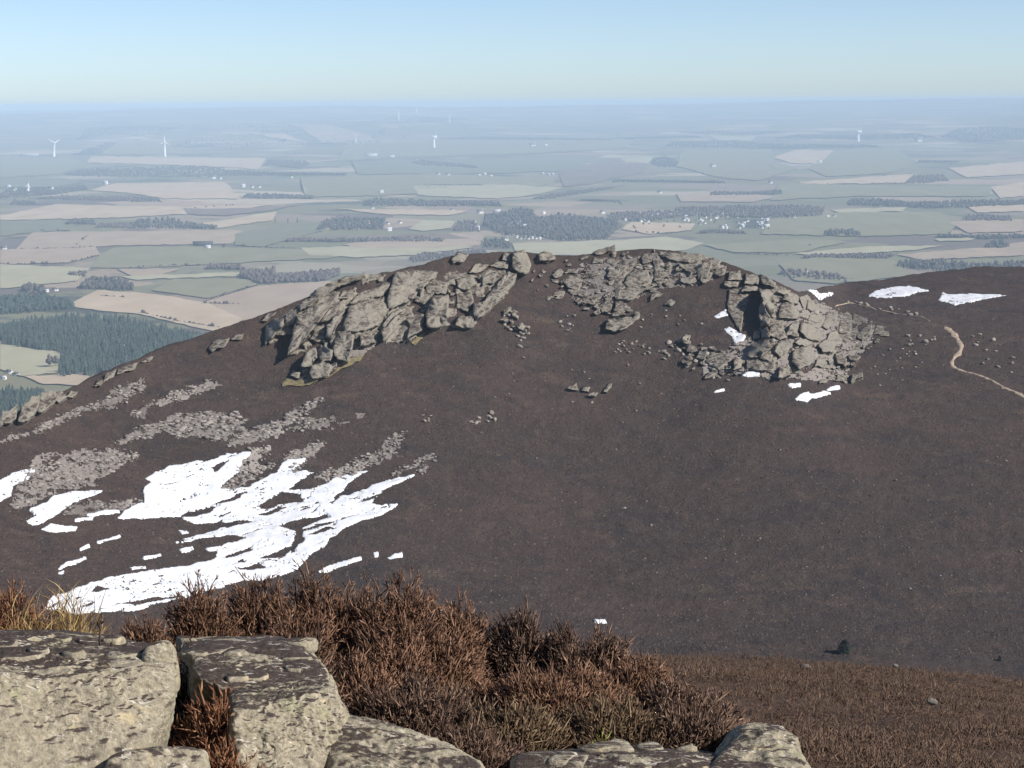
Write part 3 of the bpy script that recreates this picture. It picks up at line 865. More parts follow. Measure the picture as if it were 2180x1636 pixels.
# ------------------------------------------------------------------ houses and farm buildings
def house(u, y, wpx, label, group, rz, wall='white', roof='slate', tall=.36, name='house', cat='house', long=1.0):
    p = plain_pt(np.array([float(u)]), np.array([float(y)]))[0]
    d = math.hypot(p[0], p[1]); w = wpx * .86 * d / F; dp = w * .55 / long; h = w * tall / max(1, long * .8); rh = h * .75
    t = empty(name, p, label, cat, group, rz=rz)
    a, b = w / 2, dp / 2
    v = [(-a, -b, -2), (a, -b, -2), (a, b, -2), (-a, b, -2), (-a, -b, h), (a, -b, h), (a, b, h), (-a, b, h), (-a, 0, h + rh), (a, 0, h + rh)]
    link('wall', mesh_np('wall', np.array(v), [np.array([(0, 1, 5, 4), (1, 2, 6, 5), (2, 3, 7, 6), (3, 0, 4, 7)]), np.array([(4, 8, 7), (5, 6, 9)])]), M[wall], t)
    e = w * .03; k = .35
    v = [(-a - e, -b - e, h - k), (a + e, -b - e, h - k), (a + e, 0, h + rh), (-a - e, 0, h + rh), (a + e, b + e, h - k), (-a - e, b + e, h - k)]
    v = [(x, yy, z + .3) for x, yy, z in v] + [(x, yy, z) for x, yy, z in v]
    f = [(0, 1, 2, 3), (3, 2, 4, 5), (6, 9, 8, 7), (9, 11, 10, 8), (0, 6, 7, 1), (5, 4, 10, 11)]
    f2 = [(0, 3, 9, 6), (3, 5, 11, 9), (1, 7, 8, 2), (2, 8, 10, 4)]
    rf = link('roof', mesh_np('roof', np.array(v), np.array(f + f2)), M[roof], t)
    if cat == 'house' and wpx > 7:
        c = w * .04
        v = [(sx * c + a * .8, sy * c, z) for z in (h + rh * .7, h + rh + w * .09) for sx, sy in ((-1, -1), (1, -1), (1, 1), (-1, 1))]
        link('chimney', mesh_np('chimney', np.array(v), np.array([(0, 1, 5, 4), (1, 2, 6, 5), (2, 3, 7, 6), (3, 0, 4, 7), (4, 5, 6, 7)])), M[wall], rf)
    if cat == 'house' and wpx > 9:
        for sx in (-.28, .28):
            ww = w * .07
            v = [(sx * w - ww, -b - .12, h * .35), (sx * w + ww, -b - .12, h * .35), (sx * w + ww, -b - .12, h * .75), (sx * w - ww, -b - .12, h * .75),
                 (sx * w - ww, -b, h * .35), (sx * w + ww, -b, h * .35), (sx * w + ww, -b, h * .75), (sx * w - ww, -b, h * .75)]
            link('window', mesh_np('window', np.array(v), np.array([(0, 1, 2, 3), (4, 0, 3, 7), (1, 5, 6, 2), (3, 2, 6, 7), (4, 5, 1, 0)])), M['pane'], t)

H_ = [
    (18, 402, 12, 'white farmhouse by the left edge tree belt', None), (30, 407, 11, 'second white house just below the left edge tree belt', None),
    (108, 405, 12, 'pale low house at the end of the left tree belt', None), (224, 393, 14, 'white farm at the corner of the upper tan field', None),
    (454, 381, 11, 'white house under the long dark shelter belt', None), (468, 382, 8, 'small white shed beside the house under the shelter belt', None),
    (517, 399, 11, 'white farmhouse left of the flat tree belt', None), (537, 400, 8, 'small white house in the middle of the farm group', None), (552, 400, 8, 'small white house at the right of the farm group', None),
    (621, 380, 6, 'tiny white house alone below the shelter belt', None), (8, 532, 14, 'white farm cut by the left photo edge', None),
    (118, 620, 14, 'white farmhouse right of the rounded clump', None), (100, 622, 9, 'pale outbuilding by the rounded clump', None),
    (20, 796, 16, 'pale cottage in the lower left clearing', None), (36, 800, 12, 'small pale shed in the lower left clearing', None), (8, 808, 14, 'grey cottage at left edge above the blue wood', None),
    (932, 374, 10, 'left one of two white gables in the central fields', None), (954, 375, 9, 'right one of two white gables in the central fields', None),
    (811, 413, 12, 'lone white house above the long village tree belt', None), (793, 445, 10, 'white house at the left foot of the long tree belt', None),
    (963, 450, 10, 'white house in the tan strip above the village', None), (828, 492, 14, 'bright white house right of the dark square wood', None), (826, 478, 9, 'pale house above the bright white house', None), (852, 476, 9, 'small white house right of the dark square wood', None),
    (1016, 489, 12, 'bright white house at the left edge of the village wood', None), (1010, 474, 8, 'white gable just above the bright village house', None), (1022, 455, 16, 'long white house on top of the village wood', None), (1058, 456, 18, 'long white terrace behind the village trees', None),
    (1085, 482, 16, 'left one of three white buildings in the village wood', None), (1102, 480, 16, 'middle one of three white buildings in the village wood', None), (1116, 484, 10, 'right one of three white buildings in the village wood', None),
    (1075, 513, 16, 'white house at the lower edge of the village wood', None), (1282, 455, 12, 'tall white house right of the village conifers', None), (1157, 456, 9, 'white gable among the village tree tops', None),
    (1404, 412, 10, 'lone white house on the hazy slope right of centre', None), (1133, 313, 15, 'bright white farm on the far central fields', None), (1162, 312, 8, 'small pale shed beside the far white farm', None),
    (1517, 357, 13, 'white farm by the thin dark strip at right', None), (1640, 391, 9, 'white house beside a dark clump at right', None), (1745, 348, 10, 'white house at the corner of the right tan field', None),
    (1955, 302, 16, 'far pale farm under the right hill wood', None), (1725, 525, 7, 'tiny white house alone in the pale right field', None), (2100, 508, 9, 'white house in the hedgerow belt at right edge', None),
    (1680, 466, 8, 'left one of two white cottages right of the village', None), (1690, 466, 10, 'right one of two white cottages right of the village', None), (1762, 464, 8, 'left white cottage at the edge of the green right field', None), (1776, 463, 9, 'right white cottage at the edge of the green right field', None),
    (1618, 486, 12, 'bright white house at the right end of the village', None), (1632, 485, 14, 'long white house at the far right end of the village', None), (1700, 588, 11, 'pale house in the dip right of the crag', None), (1690, 584, 9, 'grey roofed house in the dip right of the crag', None), (1718, 583, 9, 'small pale house among trees in the dip', None),
]
for k, (u, y, w, lb, g) in enumerate(H_):
    house(u, y, w, lb, g, random.uniform(-.5, .5), 'white', 'paleroof' if k % 3 == 0 else 'slate', .42, long=1.0 if w < 14 else 1.5)
for k in range(78):
    u = random.uniform(1295, 1635); y = random.uniform(458, 488) if u > 1480 else random.uniform(455, 474)
    house(u, y, random.uniform(6, 9.5), 'small pale house in the village row right of the dark wood', 'village houses', random.uniform(-.7, .7), random.choice(['white', 'white', 'stone']), random.choice(['slate', 'slate', 'paleroof']), .42)
for k in range(9):
    house(1100 + k * 8.2, 508 + random.uniform(-2, 2), 7.5, 'small white house in the row under the village wood', 'white row under the village wood', random.uniform(-.3, .3), 'white', random.choice(['slate', 'paleroof']), .45)
for k in range(6):
    house([1020, 1032, 1045, 1155, 1168, 1176][k], [376, 373, 378, 372, 374, 373][k], 8, 'faint pale farm building in the far central fields', 'far farm buildings', random.uniform(-.4, .4), 'stone', 'paleroof', .4, 'farm_building', 'building')
house(432, 526, 46, 'long dark barn beside the pink field', None, .08, 'shed', 'shed', .3, 'barn', 'barn', 2.2)
house(443, 530, 13, 'white shed in front of the long dark barn', None, .1, 'white', 'paleroof', .4, 'shed', 'shed')
house(790, 334, 30, 'long pale farm shed on the far green slope', None, .05, 'white', 'paleroof', .3, 'farm_shed', 'shed', 2.5)
house(833, 337, 16, 'short pale farm shed right of the long one', None, .05, 'stone', 'paleroof', .3, 'farm_shed', 'shed', 1.6)
house(62, 332, 42, 'long low white shed left of the leftmost turbine', None, .0, 'white', 'paleroof', .16, 'farm_shed', 'shed', 3)
house(886, 342, 7, 'tiny white house at the end of the slanting tree line', None, .2)

# ------------------------------------------------------------------ wind turbines
def turbine(u, ybase, ytop_hub, label, rot, yaw=0.0, bl=.58):
    p = plain_pt(np.array([float(u)]), np.array([float(ybase)]))[0]
    d = math.hypot(p[0], p[1]); Hh = (ybase - ytop_hub) * d / F
    t = empty('wind_turbine', p, label, 'wind turbine', 'wind turbines on the plain', rz=yaw)
    s = max(Hh, 40); n = 12
    a = np.arange(n) * 2 * math.pi / n
    def ring(r, z): return np.stack([r * np.cos(a), r * np.sin(a), 0 * a + z], 1)
    rad = max(.026 * s, d * (.0007 if ybase > 300 else .0003))
    v = np.concatenate([ring(rad, -3), ring(rad * .85, Hh * .5), ring(rad * .6, Hh)])
    i = np.arange(n); j = (i + 1) % n
    f = np.concatenate([np.stack([i + k * n, j + k * n, j + (k + 1) * n, i + (k + 1) * n], 1) for k in range(2)])
    link('tower', mesh_np('tower', v, f, True), M['turbine'], t)
    w = rad * .9
    v = np.array([(x * w, yy * w, Hh + z * w) for yy in (-1.6, 2.6) for x, z in ((-.7, -.7), (.7, -.7), (.7, .8), (-.7, .8))])
    nac = link('nacelle', mesh_np('nacelle', v, np.array([(0, 1, 2, 3), (7, 6, 5, 4), (0, 4, 5, 1), (1, 5, 6, 2), (2, 6, 7, 3), (3, 7, 4, 0)])), M['turbine'], t)
    hv, hf = ico(2)
    hub = link('hub', mesh_np('hub', hv * w * .8 + np.array([0, -2.0 * w, Hh]), hf, True), M['turbine'], t)
    L = Hh * bl
    for k in range(3):
        th = rot + k * 2 * math.pi / 3
        vs = []
        for q, (r, c) in enumerate(((0, .45), (.12, .5), (.28, 1.0), (.65, .62), (1, .14))):
            cw = c * rad * .95; tw = .5 - .4 * r
            for sx, sy in ((-1, 0), (0, -.3), (1, 0), (0, .3)):
                x0, y0 = sx * cw * .5, sy * cw
                x1 = x0 * math.cos(tw) - y0 * math.sin(tw); y1 = x0 * math.sin(tw) + y0 * math.cos(tw)
                vs.append((x1, y1 - 2.0 * w, r * L))
        vs = np.array(vs)
        X0, Z0 = vs[:, 0].copy(), vs[:, 2].copy()
        vs[:, 0] = X0 * math.cos(th) + Z0 * math.sin(th); vs[:, 2] = -X0 * math.sin(th) + Z0 * math.cos(th) + Hh
        f = np.array([(q * 4 + s_, q * 4 + (s_ + 1) % 4, q * 4 + 4 + (s_ + 1) % 4, q * 4 + 4 + s_) for q in range(4) for s_ in range(4)])
        link('blade', mesh_np('blade', vs, f, True), M['turbine'], t)
turbine(115, 334, 306, 'white wind turbine at far left with blades in a Y', R(60), .7, .56)
turbine(351, 334, 303, 'white wind turbine right of the one at far left', R(2), .2, .42)
turbine(924, 316, 292, 'white wind turbine in the middle of the plain seen edge on', R(10), 1.35, .4)
turbine(1827, 302, 281, 'pale wind turbine alone on the right of the plain', R(0), 1.3, .4)
turbine(757, 259, 243, 'faint wind turbine on the hazy wooded ridge, left of a pair', R(60), .2, .5)
turbine(849, 256, 241, 'faint wind turbine on the hazy wooded ridge, right of a pair', R(30), .3, .5)
turbine(886, 232, 222, 'tiny wind turbine on the skyline left of centre', R(20), .1, .5)
turbine(957, 262, 248, 'very faint wind turbine right of the ridge pair', R(50), .4, .5)
turbine(60, 411, 396, 'thin pale mast turbine among the left edge trees', R(15), .3, .45)

# ------------------------------------------------------------------ crag: traced slabs, each its own rock
def outline(poly, step=4.0, jit=1.3, seed=0):
    poly = np.asarray(poly, float)
    nx = np.roll(poly, -1, 0); L = np.hypot(*(nx - poly).T); pts = []
    for p, q, l in zip(poly, nx, L):
        n = max(1, int(round(l / step))); t = np.arange(n)[:, None] / n
        pts.append(p + (q - p) * t)
    pts = np.concatenate(pts)
    k = np.arange(len(pts)) * 1.0
    pts[:, 0] += jit * vnoise(pts[:, 0] / 7 + seed, pts[:, 1] / 7, 1.7) + .5 * jit * vnoise(k * .9, k * 0 + seed)
    pts[:, 1] += jit * vnoise(pts[:, 0] / 7, pts[:, 1] / 7 + seed, 5.1) + .5 * jit * vnoise(k * .9, k * 0 + seed + 9)
    return pts

def slab(poly, h, parent, seed, tilt=0.0, sub=3, cuts=3, name='slab', mat='crag'):
    """rock bounded by a traced outline: steep irregular sides, a broken outer face h metres proud of the slope"""
    o = outline(poly, 4.0, 2.3, seed * 1.7)
    c = o.mean(0); w = max(np.ptp(o[:, 0]), 1); hgt = max(np.ptp(o[:, 1]), 1); n = len(o)
    rg = np.random.default_rng(seed)
    tv = rg.uniform(-.25, .25)
    def off(q, s_=1.0):
        e = h * (1 + tilt * (q[:, 0] - c[0]) / w * 2) * (1 + (.3 + tv) * (c[1] - q[:, 1]) / hgt)
        led = np.floor(2.2 * vnoise(q[:, 0] / 17 + seed, q[:, 1] / 13, 2.) + .5) * .19 * h * np.clip((s_ - .40) / .4, 0, 1)
        return np.maximum(e + led + .06 * h * fbm(q[:, 0] / 11 + seed, q[:, 1] / 11, 3.3, 2), .25 * h)
    V_, F_ = [], []
    for s_, fr in ((1.05, -1), (1.01, .08), (1.0, .70), (.978, .98), (.80, 1.0), (.58, 1.02), (.34, 1.03), (.12, 1.03)):
        k_ = 0 if s_ > .94 else int(n * (.96 - s_) * .45)
        oo = o
        if k_ > 1:
            ker = np.hanning(2 * k_ + 3)[1:-1]; ker /= ker.sum()
            oo = np.stack([np.convolve(np.concatenate([o[-k_:, a_], o[:, a_], o[:k_, a_]]), ker, 'valid') for a_ in (0, 1)], 1)
        q = c + (oo - c) * s_
        d = hill_d(q[:, 0], q[:, 1])
        if fr < 0:
            p = at_dist(q[:, 0], q[:, 1], d + 1.0); p[:, 2] -= 1.2 + .2 * h
        else:
            p = at_dist(q[:, 0], q[:, 1], d - off(q, s_) * fr)
            p[:, 2] += np.clip(moor_bumps(p[:, 0], p[:, 1], False), -.6, .8) * (1 - fr * .5)
        V_.append(p)
    m = len(V_); V_.append(V_[-1].mean(0)[None]); V_ = np.concatenate(V_)
    i = np.arange(n); j = (i + 1) % n
    quads = np.concatenate([np.stack([i + k * n, j + k * n, j + (k + 1) * n, i + (k + 1) * n], 1) for k in range(m - 1)])
    tris = np.stack([i + (m - 1) * n, j + (m - 1) * n, np.full(n, m * n)], 1)
    return link(name, mesh_np(name, V_, [quads, tris]), M[mat], parent)

def rock_face(poly, parent, seed, thick=1.0, gap=.30, step=3.2, name='rock_face'):
    """broken bedrock showing between the big slabs, with heather left in the gaps"""
    a = np.asarray(poly, float)
    us = np.arange(a[:, 0].min(), a[:, 0].max(), step); ys = np.arange(a[:, 1].min(), a[:, 1].max(), step)
    U, Y_ = np.meshgrid(us, ys)
    cell = inside(poly, U + 3 * vnoise(U / 9, Y_ / 9, seed), Y_ + 3 * vnoise(U / 9, Y_ / 9, seed + 4.)) & (fbm(U / 26 + seed, Y_ / 17, 1.1, 3) < gap)
    cell = cell[:-1, :-1]; nv = U.shape; cnt = np.zeros(nv)
    for di in (0, 1):
        for dj in (0, 1): cnt[di:nv[0] - 1 + di, dj:nv[1] - 1 + dj] += cell
    used = cnt > 0; idx = -np.ones(nv, int); idx[used] = np.arange(used.sum())
    u, y = U[used], Y_[used]
    w1 = (u + .7 * y) / 15; w2 = (y - .55 * u) / 34
    hh = thick * (.8 + .5 * np.floor(3 * vnoise(w1, w2, seed)) * .6 + .4 * fbm(w1 * 2, w2 * 3, seed + 2., 3))
    hh = np.where(cnt[used] < 4, -.4, np.maximum(hh, .15))
    p = at_dist(u, y, hill_d(u, y) - hh); p[:, 2] += moor_bumps(p[:, 0], p[:, 1], False)
    i, j = np.nonzero(cell)
    f = np.stack([idx[i, j], idx[i + 1, j], idx[i + 1, j + 1], idx[i, j + 1]], 1)
    return link(name, mesh_np(name, p, f), M['crag'], parent)

z5 = lambda p: zoomed(p, 550, 500, 3.354)
z6 = lambda p: zoomed(p, 1100, 500, 4.037)
z7 = lambda p: zoomed(p, 1480, 540, 3.114)
z1 = lambda p: zoomed(p, 0, 850, 3.114)
z2 = lambda p: zoomed(p, 500, 850, 3.114)
z4 = lambda p: zoomed(p, 0, 500, 2.907)

LEFT_CRAG = [
    ([(45, 780), (50, 660), (110, 590), (185, 590), (180, 640), (100, 730)], 4, .5), ([(190, 640), (200, 560), (270, 520), (275, 600), (210, 650)], 3, .3),
    ([(210, 860), (230, 740), (280, 560), (380, 500), (560, 460), (500, 520), (440, 600), (400, 650), (330, 740), (280, 800)], 5, -.3),
    ([(380, 430), (400, 390), (620, 300), (760, 280), (740, 310), (560, 370), (440, 470)], 3, .3), ([(480, 720), (490, 640), (560, 560), (620, 520), (560, 640), (520, 750)], 4, -.2),
    ([(600, 650), (650, 500), (890, 440), (940, 520), (860, 640), (760, 680), (620, 690)], 3.5, -.2), ([(650, 490), (720, 410), (960, 340), (900, 430)], 2.5, .2),
    ([(930, 520), (920, 440), (980, 280), (1080, 260), (1280, 265), (1270, 310), (1180, 380), (1100, 470), (1010, 500), (950, 530)], 5, -.35),
    ([(890, 755), (880, 680), (980, 570), (1060, 550), (1020, 620), (940, 710)], 3.5, -.2), ([(1060, 740), (1080, 640), (1060, 600), (1180, 560), (1175, 670), (1120, 700)], 3, .2),
    ([(1200, 650), (1195, 560), (1240, 450), (1360, 440), (1350, 580), (1310, 650), (1240, 665)], 5, -.1), ([(1410, 640), (1430, 570), (1540, 570), (1530, 650), (1450, 660)], 3, 0),
    ([(1540, 590), (1530, 490), (1600, 480), (1660, 400), (1780, 260), (1850, 270), (1820, 350), (1700, 480), (1580, 590)], 4, 0), ([(1410, 320), (1520, 290), (1560, 340), (1500, 400), (1420, 380)], 3, .3),
    ([(1600, 290), (1720, 260), (1680, 340), (1600, 360)], 2.5, 0), ([(1810, 230), (1820, 130), (1900, 110), (1950, 210), (1930, 280), (1850, 270)], 5, -.2), ([(1380, 180), (1420, 140), (1500, 150), (1470, 200), (1400, 210)], 3, .2),
    ([(530, 830), (560, 680), (650, 680), (690, 720), (640, 920), (560, 900)], 4, .1), ([(720, 800), (730, 700), (800, 700), (840, 760), (760, 790)], 3, 0),
    ([(305, 940), (335, 850), (405, 795), (425, 870), (365, 945)], 4.5, -.3), ([(425, 880), (435, 780), (530, 835), (520, 905), (455, 905)], 3.6, .1), ([(355, 1000), (385, 940), (460, 908), (545, 950), (480, 1022), (385, 1032)], 3.4, -.2), ([(1990, 150), (2040, 120), (2100, 130), (2120, 180), (2000, 185)], 3, 0),
    ([(1200, 370), (1350, 380), (1340, 430), (1200, 420)], 2, 0), ([(1420, 420), (1520, 410), (1540, 480), (1500, 540), (1420, 530)], 1.5, .4), ([(440, 620), (480, 560), (530, 480), (600, 470), (560, 540), (500, 620)], 2, .2),
    ([(880, 640), (940, 560), (1010, 520), (1060, 520), (990, 570), (900, 660)], 2.2, -.1), ([(1110, 480), (1200, 400), (1330, 400), (1240, 440), (1190, 500)], 1.8, 0), ([(400, 660), (440, 640), (480, 640), (470, 730), (420, 760), (370, 740)], 1.5, 0),
    ([(230, 1010), (250, 970), (300, 990), (290, 1030)], 2, 0), ([(520, 790), (500, 730), (560, 690), (600, 720), (560, 790)], 2.2, .1), ([(650, 700), (700, 660), (780, 690), (700, 740)], 2, 0),
    ([(20, 610), (70, 560), (130, 550), (60, 610)], 1.5, 0), ([(280, 500), (350, 450), (470, 430), (390, 490), (290, 540)], 2.5, .2), ([(560, 460), (600, 400), (700, 370), (640, 440)], 2, .1),
    ([(1740, 180), (1760, 140), (1830, 140), (1810, 190)], 2.5, 0), ([(1500, 270), (1540, 220), (1640, 220), (1600, 260)], 1.6, 0), ([(1650, 230), (1700, 190), (1800, 190), (1780, 240)], 1.6, 0),
]
crag_l = empty('crag', (0, 0, 0), 'large slabby granite crag at the left end of the hilltop', 'crag')
rock_face(z5([(40, 780), (50, 640), (190, 540), (280, 480), (400, 390), (620, 300), (760, 285), (960, 300), (1080, 260), (1290, 270), (1350, 250), (1500, 260), (1720, 240), (1850, 260), (1820, 350), (1700, 480), (1560, 600), (1530, 650), (1410, 650), (1340, 640), (1200, 670), (1060, 745),
              (890, 755), (840, 770), (690, 800), (640, 920), (540, 960), (480, 1020), (350, 1030), (300, 950), (330, 830), (210, 860), (230, 740), (130, 740)]), crag_l, 1.0, 1.9, .34, 2.8)
for k, (p, h, tl) in enumerate(LEFT_CRAG):
    slab(z5(p), h * 1.4, crag_l, 10 + k, tl, 4 if k in (0, 2, 5, 7, 10, 12, 19) else 3)

SUMMIT = [
    ([(340, 370), (300, 350), (360, 280), (400, 320), (390, 350)], 3), ([(390, 410), (440, 360), (540, 360), (570, 400), (545, 480), (480, 470), (430, 440)], 2.5), ([(430, 480), (540, 480), (580, 530), (480, 515)], 2),
    ([(650, 240), (660, 220), (740, 225), (740, 250)], 1.5), ([(760, 240), (790, 215), (880, 230), (840, 260)], 1.5), ([(780, 370), (790, 300), (880, 290), (890, 350), (860, 370)], 2.5), ([(850, 400), (870, 350), (930, 370), (920, 410)], 2),
    ([(920, 440), (950, 340), (1010, 300), (1110, 300), (1170, 400), (1100, 450), (980, 460)], 3), ([(860, 560), (840, 490), (960, 450), (1100, 450), (1220, 430), (1100, 480), (1000, 550)], 2.5),
    ([(1170, 190), (1210, 180), (1250, 380), (1180, 400)], 2.5), ([(1220, 170), (1340, 150), (1580, 160), (1590, 230), (1480, 240), (1300, 210)], 3), ([(1380, 250), (1500, 240), (1590, 260), (1560, 320), (1450, 310)], 2.5),
    ([(1400, 400), (1410, 370), (1530, 360), (1550, 400), (1480, 420)], 2.2), ([(1570, 390), (1590, 310), (1680, 320), (1660, 390), (1600, 410)], 3), ([(1690, 330), (1720, 290), (1800, 270), (1790, 330), (1740, 350)], 2.5),
    ([(1600, 220), (1700, 200), (1760, 230), (1720, 270), (1610, 270)], 2), ([(1140, 560), (1160, 510), (1200, 480), (1255, 500), (1220, 530)], 2), ([(1270, 590), (1320, 550), (1365, 580), (1340, 610)], 2),
    ([(550, 590), (620, 520), (690, 550), (660, 590)], 2), ([(690, 620), (770, 560), (820, 600), (800, 640)], 2), ([(830, 650), (850, 570), (940, 590), (970, 620), (920, 660)], 2),
    ([(820, 330), (940, 320), (1060, 250), (1000, 240), (860, 280)], 1.6), ([(1060, 200), (1100, 170), (1180, 170), (1160, 240), (1080, 260)], 2), ([(650, 170), (760, 120), (850, 100), (820, 150), (700, 185)], 1.6),
    ([(540, 215), (560, 195), (620, 195), (600, 220)], 1.4), ([(170, 220), (210, 150), (320, 170), (340, 210), (260, 240)], 2.5), ([(400, 330), (440, 295), (530, 300), (520, 330)], 1.6), ([(330, 560), (370, 500), (420, 490), (400, 550)], 1.2),
   
]
summit = empty('summit_outcrop', (0, 0, 0), 'broken rocks scattered over the heathery summit right of the slabs', 'outcrop')
rock_face(z6([(760, 380), (880, 280), (1010, 240), (1220, 150), (1580, 155), (1800, 270), (1700, 350), (1560, 410), (1380, 290), (1280, 400), (1100, 480), (1000, 560), (860, 570), (840, 480)]), summit, 9.0, 1.7, .2, 2.8)
for k, (p, h) in enumerate(SUMMIT):
    slab(z6(p), h, summit, 70 + k, .1 * ((k % 5) - 2), 3, 4, 'rock')
def scatter_rocks(parent, poly, n, lo, hi, seed, h=(1.2, 2.4)):
    rg = np.random.default_rng(seed); a = np.array(poly); k = 0
    while k < n:
        u = rg.uniform(a[:, 0].min(), a[:, 0].max()); y = rg.uniform(a[:, 1].min(), a[:, 1].max())
        if not inside(poly, np.array([u]), np.array([y]))[0]: continue
        w = lo * (hi / lo) ** (rg.random() ** 1.7); m = int(rg.integers(4, 8)); an = np.sort(rg.uniform(0, 6.28, m)) ; an = np.linspace(0, 6.28, m, endpoint=False) + rg.uniform(-.4, .4, m)
        tl = rg.uniform(-.6, .1); px = np.cos(an) * w * rg.uniform(.7, 1.2, m); py = np.sin(an) * w * .55 * rg.uniform(.7, 1.2, m)
        slab(np.stack([u + px * math.cos(tl) - py * math.sin(tl), y + px * math.sin(tl) + py * math.cos(tl)], 1), rg.uniform(*h), parent, seed * 100 + k, rg.uniform(-.3, .3), name='rock')
        k += 1
scatter_rocks(summit, z6([(60, 420), (180, 240), (560, 200), (800, 150), (1200, 110), (1600, 200), (1780, 300), (1560, 420), (1250, 420), (1100, 520), (900, 640), (600, 640), (380, 560), (200, 560)]), 95, 4, 13, 41)
scatter_rocks(summit, z5([(1720, 560), (1800, 510), (1860, 540), (1850, 610), (1960, 650), (1900, 710), (1820, 700), (1760, 620)]), 14, 5, 11, 42)
scatter_rocks(summit, z6([(480, 560), (760, 520), (1000, 600), (960, 680), (640, 660)]), 16, 4, 10, 43)
boat = empty('boat_shaped_rock', (0, 0, 0), 'boat-shaped flat boulder lying in heather below the summit', 'rock')
slab(z6([(760, 800), (780, 730), (830, 710), (1000, 715), (1050, 680), (1060, 710), (950, 810), (850, 825)]), 4, boat, 120, -.2, 4, 2, 'rock_face')
slab(z6([(1010, 690), (1015, 655), (1055, 660), (1060, 700)]), 3, boat, 121, 0, 3, 2, 'upright_block')
slab(z6([(810, 690), (830, 660), (900, 650), (940, 690)]), 2, boat, 122, 0, 3, 2, 'back_block')

RIGHT_CRAG = [
    ([(190, 215), (200, 180), (290, 190), (280, 220)], 2.5), ([(0, 90), (60, 50), (110, 60), (80, 160), (20, 170)], 3), ([(330, 200), (330, 130), (430, 140), (420, 200)], 3), ([(440, 190), (430, 130), (540, 190), (530, 220)], 2.5), ([(220, 170), (230, 120), (300, 110), (310, 170)], 3),
    ([(215, 380), (220, 240), (330, 230), (350, 300), (320, 400), (300, 520), (260, 450)], 1.2), ([(430, 470), (425, 370), (440, 310), (500, 420), (490, 465)], 9), ([(440, 290), (420, 235), (500, 240), (530, 300), (540, 370), (500, 415), (470, 380)], 10),
    ([(550, 420), (570, 330), (640, 310), (690, 390), (680, 430)], 4), ([(570, 300), (600, 260), (690, 290), (680, 330)], 3), ([(740, 360), (740, 310), (850, 340), (870, 380), (790, 390)], 3), ([(840, 480), (870, 400), (940, 380), (940, 460), (880, 500)], 3.5),
    ([(480, 540), (500, 470), (580, 450), (610, 560), (560, 570)], 4), ([(340, 660), (370, 600), (490, 570), (500, 620), (430, 690), (350, 690)], 5), ([(520, 640), (560, 580), (650, 560), (640, 620), (560, 690)], 3.5), ([(690, 500), (700, 450), (790, 470), (820, 570), (740, 560)], 3.5),
    ([(640, 720), (650, 640), (740, 600), (800, 650), (780, 720), (690, 760)], 4), ([(950, 530), (960, 450), (1040, 440), (1030, 530)], 3), ([(1040, 440), (1050, 390), (1100, 420), (1120, 450), (1080, 460)], 3), ([(1070, 560), (1100, 510), (1170, 470), (1160, 540), (1110, 575)], 3),
    ([(1180, 540), (1200, 490), (1250, 490), (1290, 550), (1230, 550)], 2.5), ([(820, 600), (850, 560), (940, 580), (920, 640), (850, 650)], 3), ([(790, 740), (810, 690), (870, 690), (850, 750)], 2.5), ([(940, 720), (930, 650), (1010, 690), (1000, 750)], 2.5),
    ([(1020, 700), (1010, 670), (1100, 670), (1080, 700)], 2), ([(550, 820), (560, 750), (620, 720), (630, 800)], 3), ([(340, 750), (340, 700), (430, 710), (480, 770), (370, 770)], 3), ([(250, 770), (260, 690), (310, 700), (310, 760)], 2.5),
    ([(70, 720), (110, 660), (190, 650), (240, 700), (160, 770)], 2), ([(60, 820), (80, 780), (150, 780), (120, 810)], 1.6), ([(430, 700), (500, 640), (540, 650), (510, 720)], 2.5), ([(600, 540), (640, 450), (700, 460), (690, 540)], 3),
    ([(690, 290), (740, 270), (760, 310), (720, 350)], 2.6), ([(440, 560), (430, 500), (480, 480), (490, 550)], 3.5), ([(870, 560), (890, 510), (960, 520), (940, 570)], 2.4), ([(540, 250), (560, 230), (640, 240), (600, 270)], 2),
    ([(740, 440), (760, 400), (830, 400), (830, 450)], 2.5), ([(660, 590), (690, 550), (780, 580), (740, 610)], 2.4), ([(380, 570), (390, 500), (430, 490), (430, 560)], 1.5), ([(300, 250), (330, 210), (410, 220), (410, 250)], 2.5),
    ([(930, 840), (940, 790), (1000, 810), (990, 840)], 1.8), ([(1030, 840), (1050, 790), (1110, 780), (1110, 810)], 1.8), ([(820, 850), (830, 830), (900, 820), (870, 850)], 1.5), ([(0, 690), (30, 640), (80, 640), (60, 700)], 1.6),
    ([(-60, 640), (-40, 590), (0, 600), (20, 640), (-20, 660)], 2), ([(-90, 560), (-70, 530), (-30, 540), (-40, 590), (-80, 590)], 2),
]
crag_r = empty('crag', (0, 0, 0), 'blocky granite crag on the right shoulder of the hilltop', 'crag')
scatter_rocks(crag_r, z7([(880, 380), (1100, 400), (1290, 530), (1250, 580), (1100, 720), (1000, 830), (800, 800), (900, 600)]), 40, 4, 10, 44)
scatter_rocks(crag_r, z7([(-150, 620), (100, 600), (330, 640), (330, 790), (60, 800), (-100, 720)]), 34, 4, 9, 45)
rock_face(z7([(430, 250), (420, 170), (340, 120), (540, 190), (690, 265), (870, 350), (960, 385), (1100, 405), (1290, 540), (1160, 570), (1050, 640), (1010, 750), (870, 760), (640, 820), (470, 780), (340, 770), (350, 660), (390, 570), (430, 480)]), crag_r, 5.0, .95, .22, 2.8)
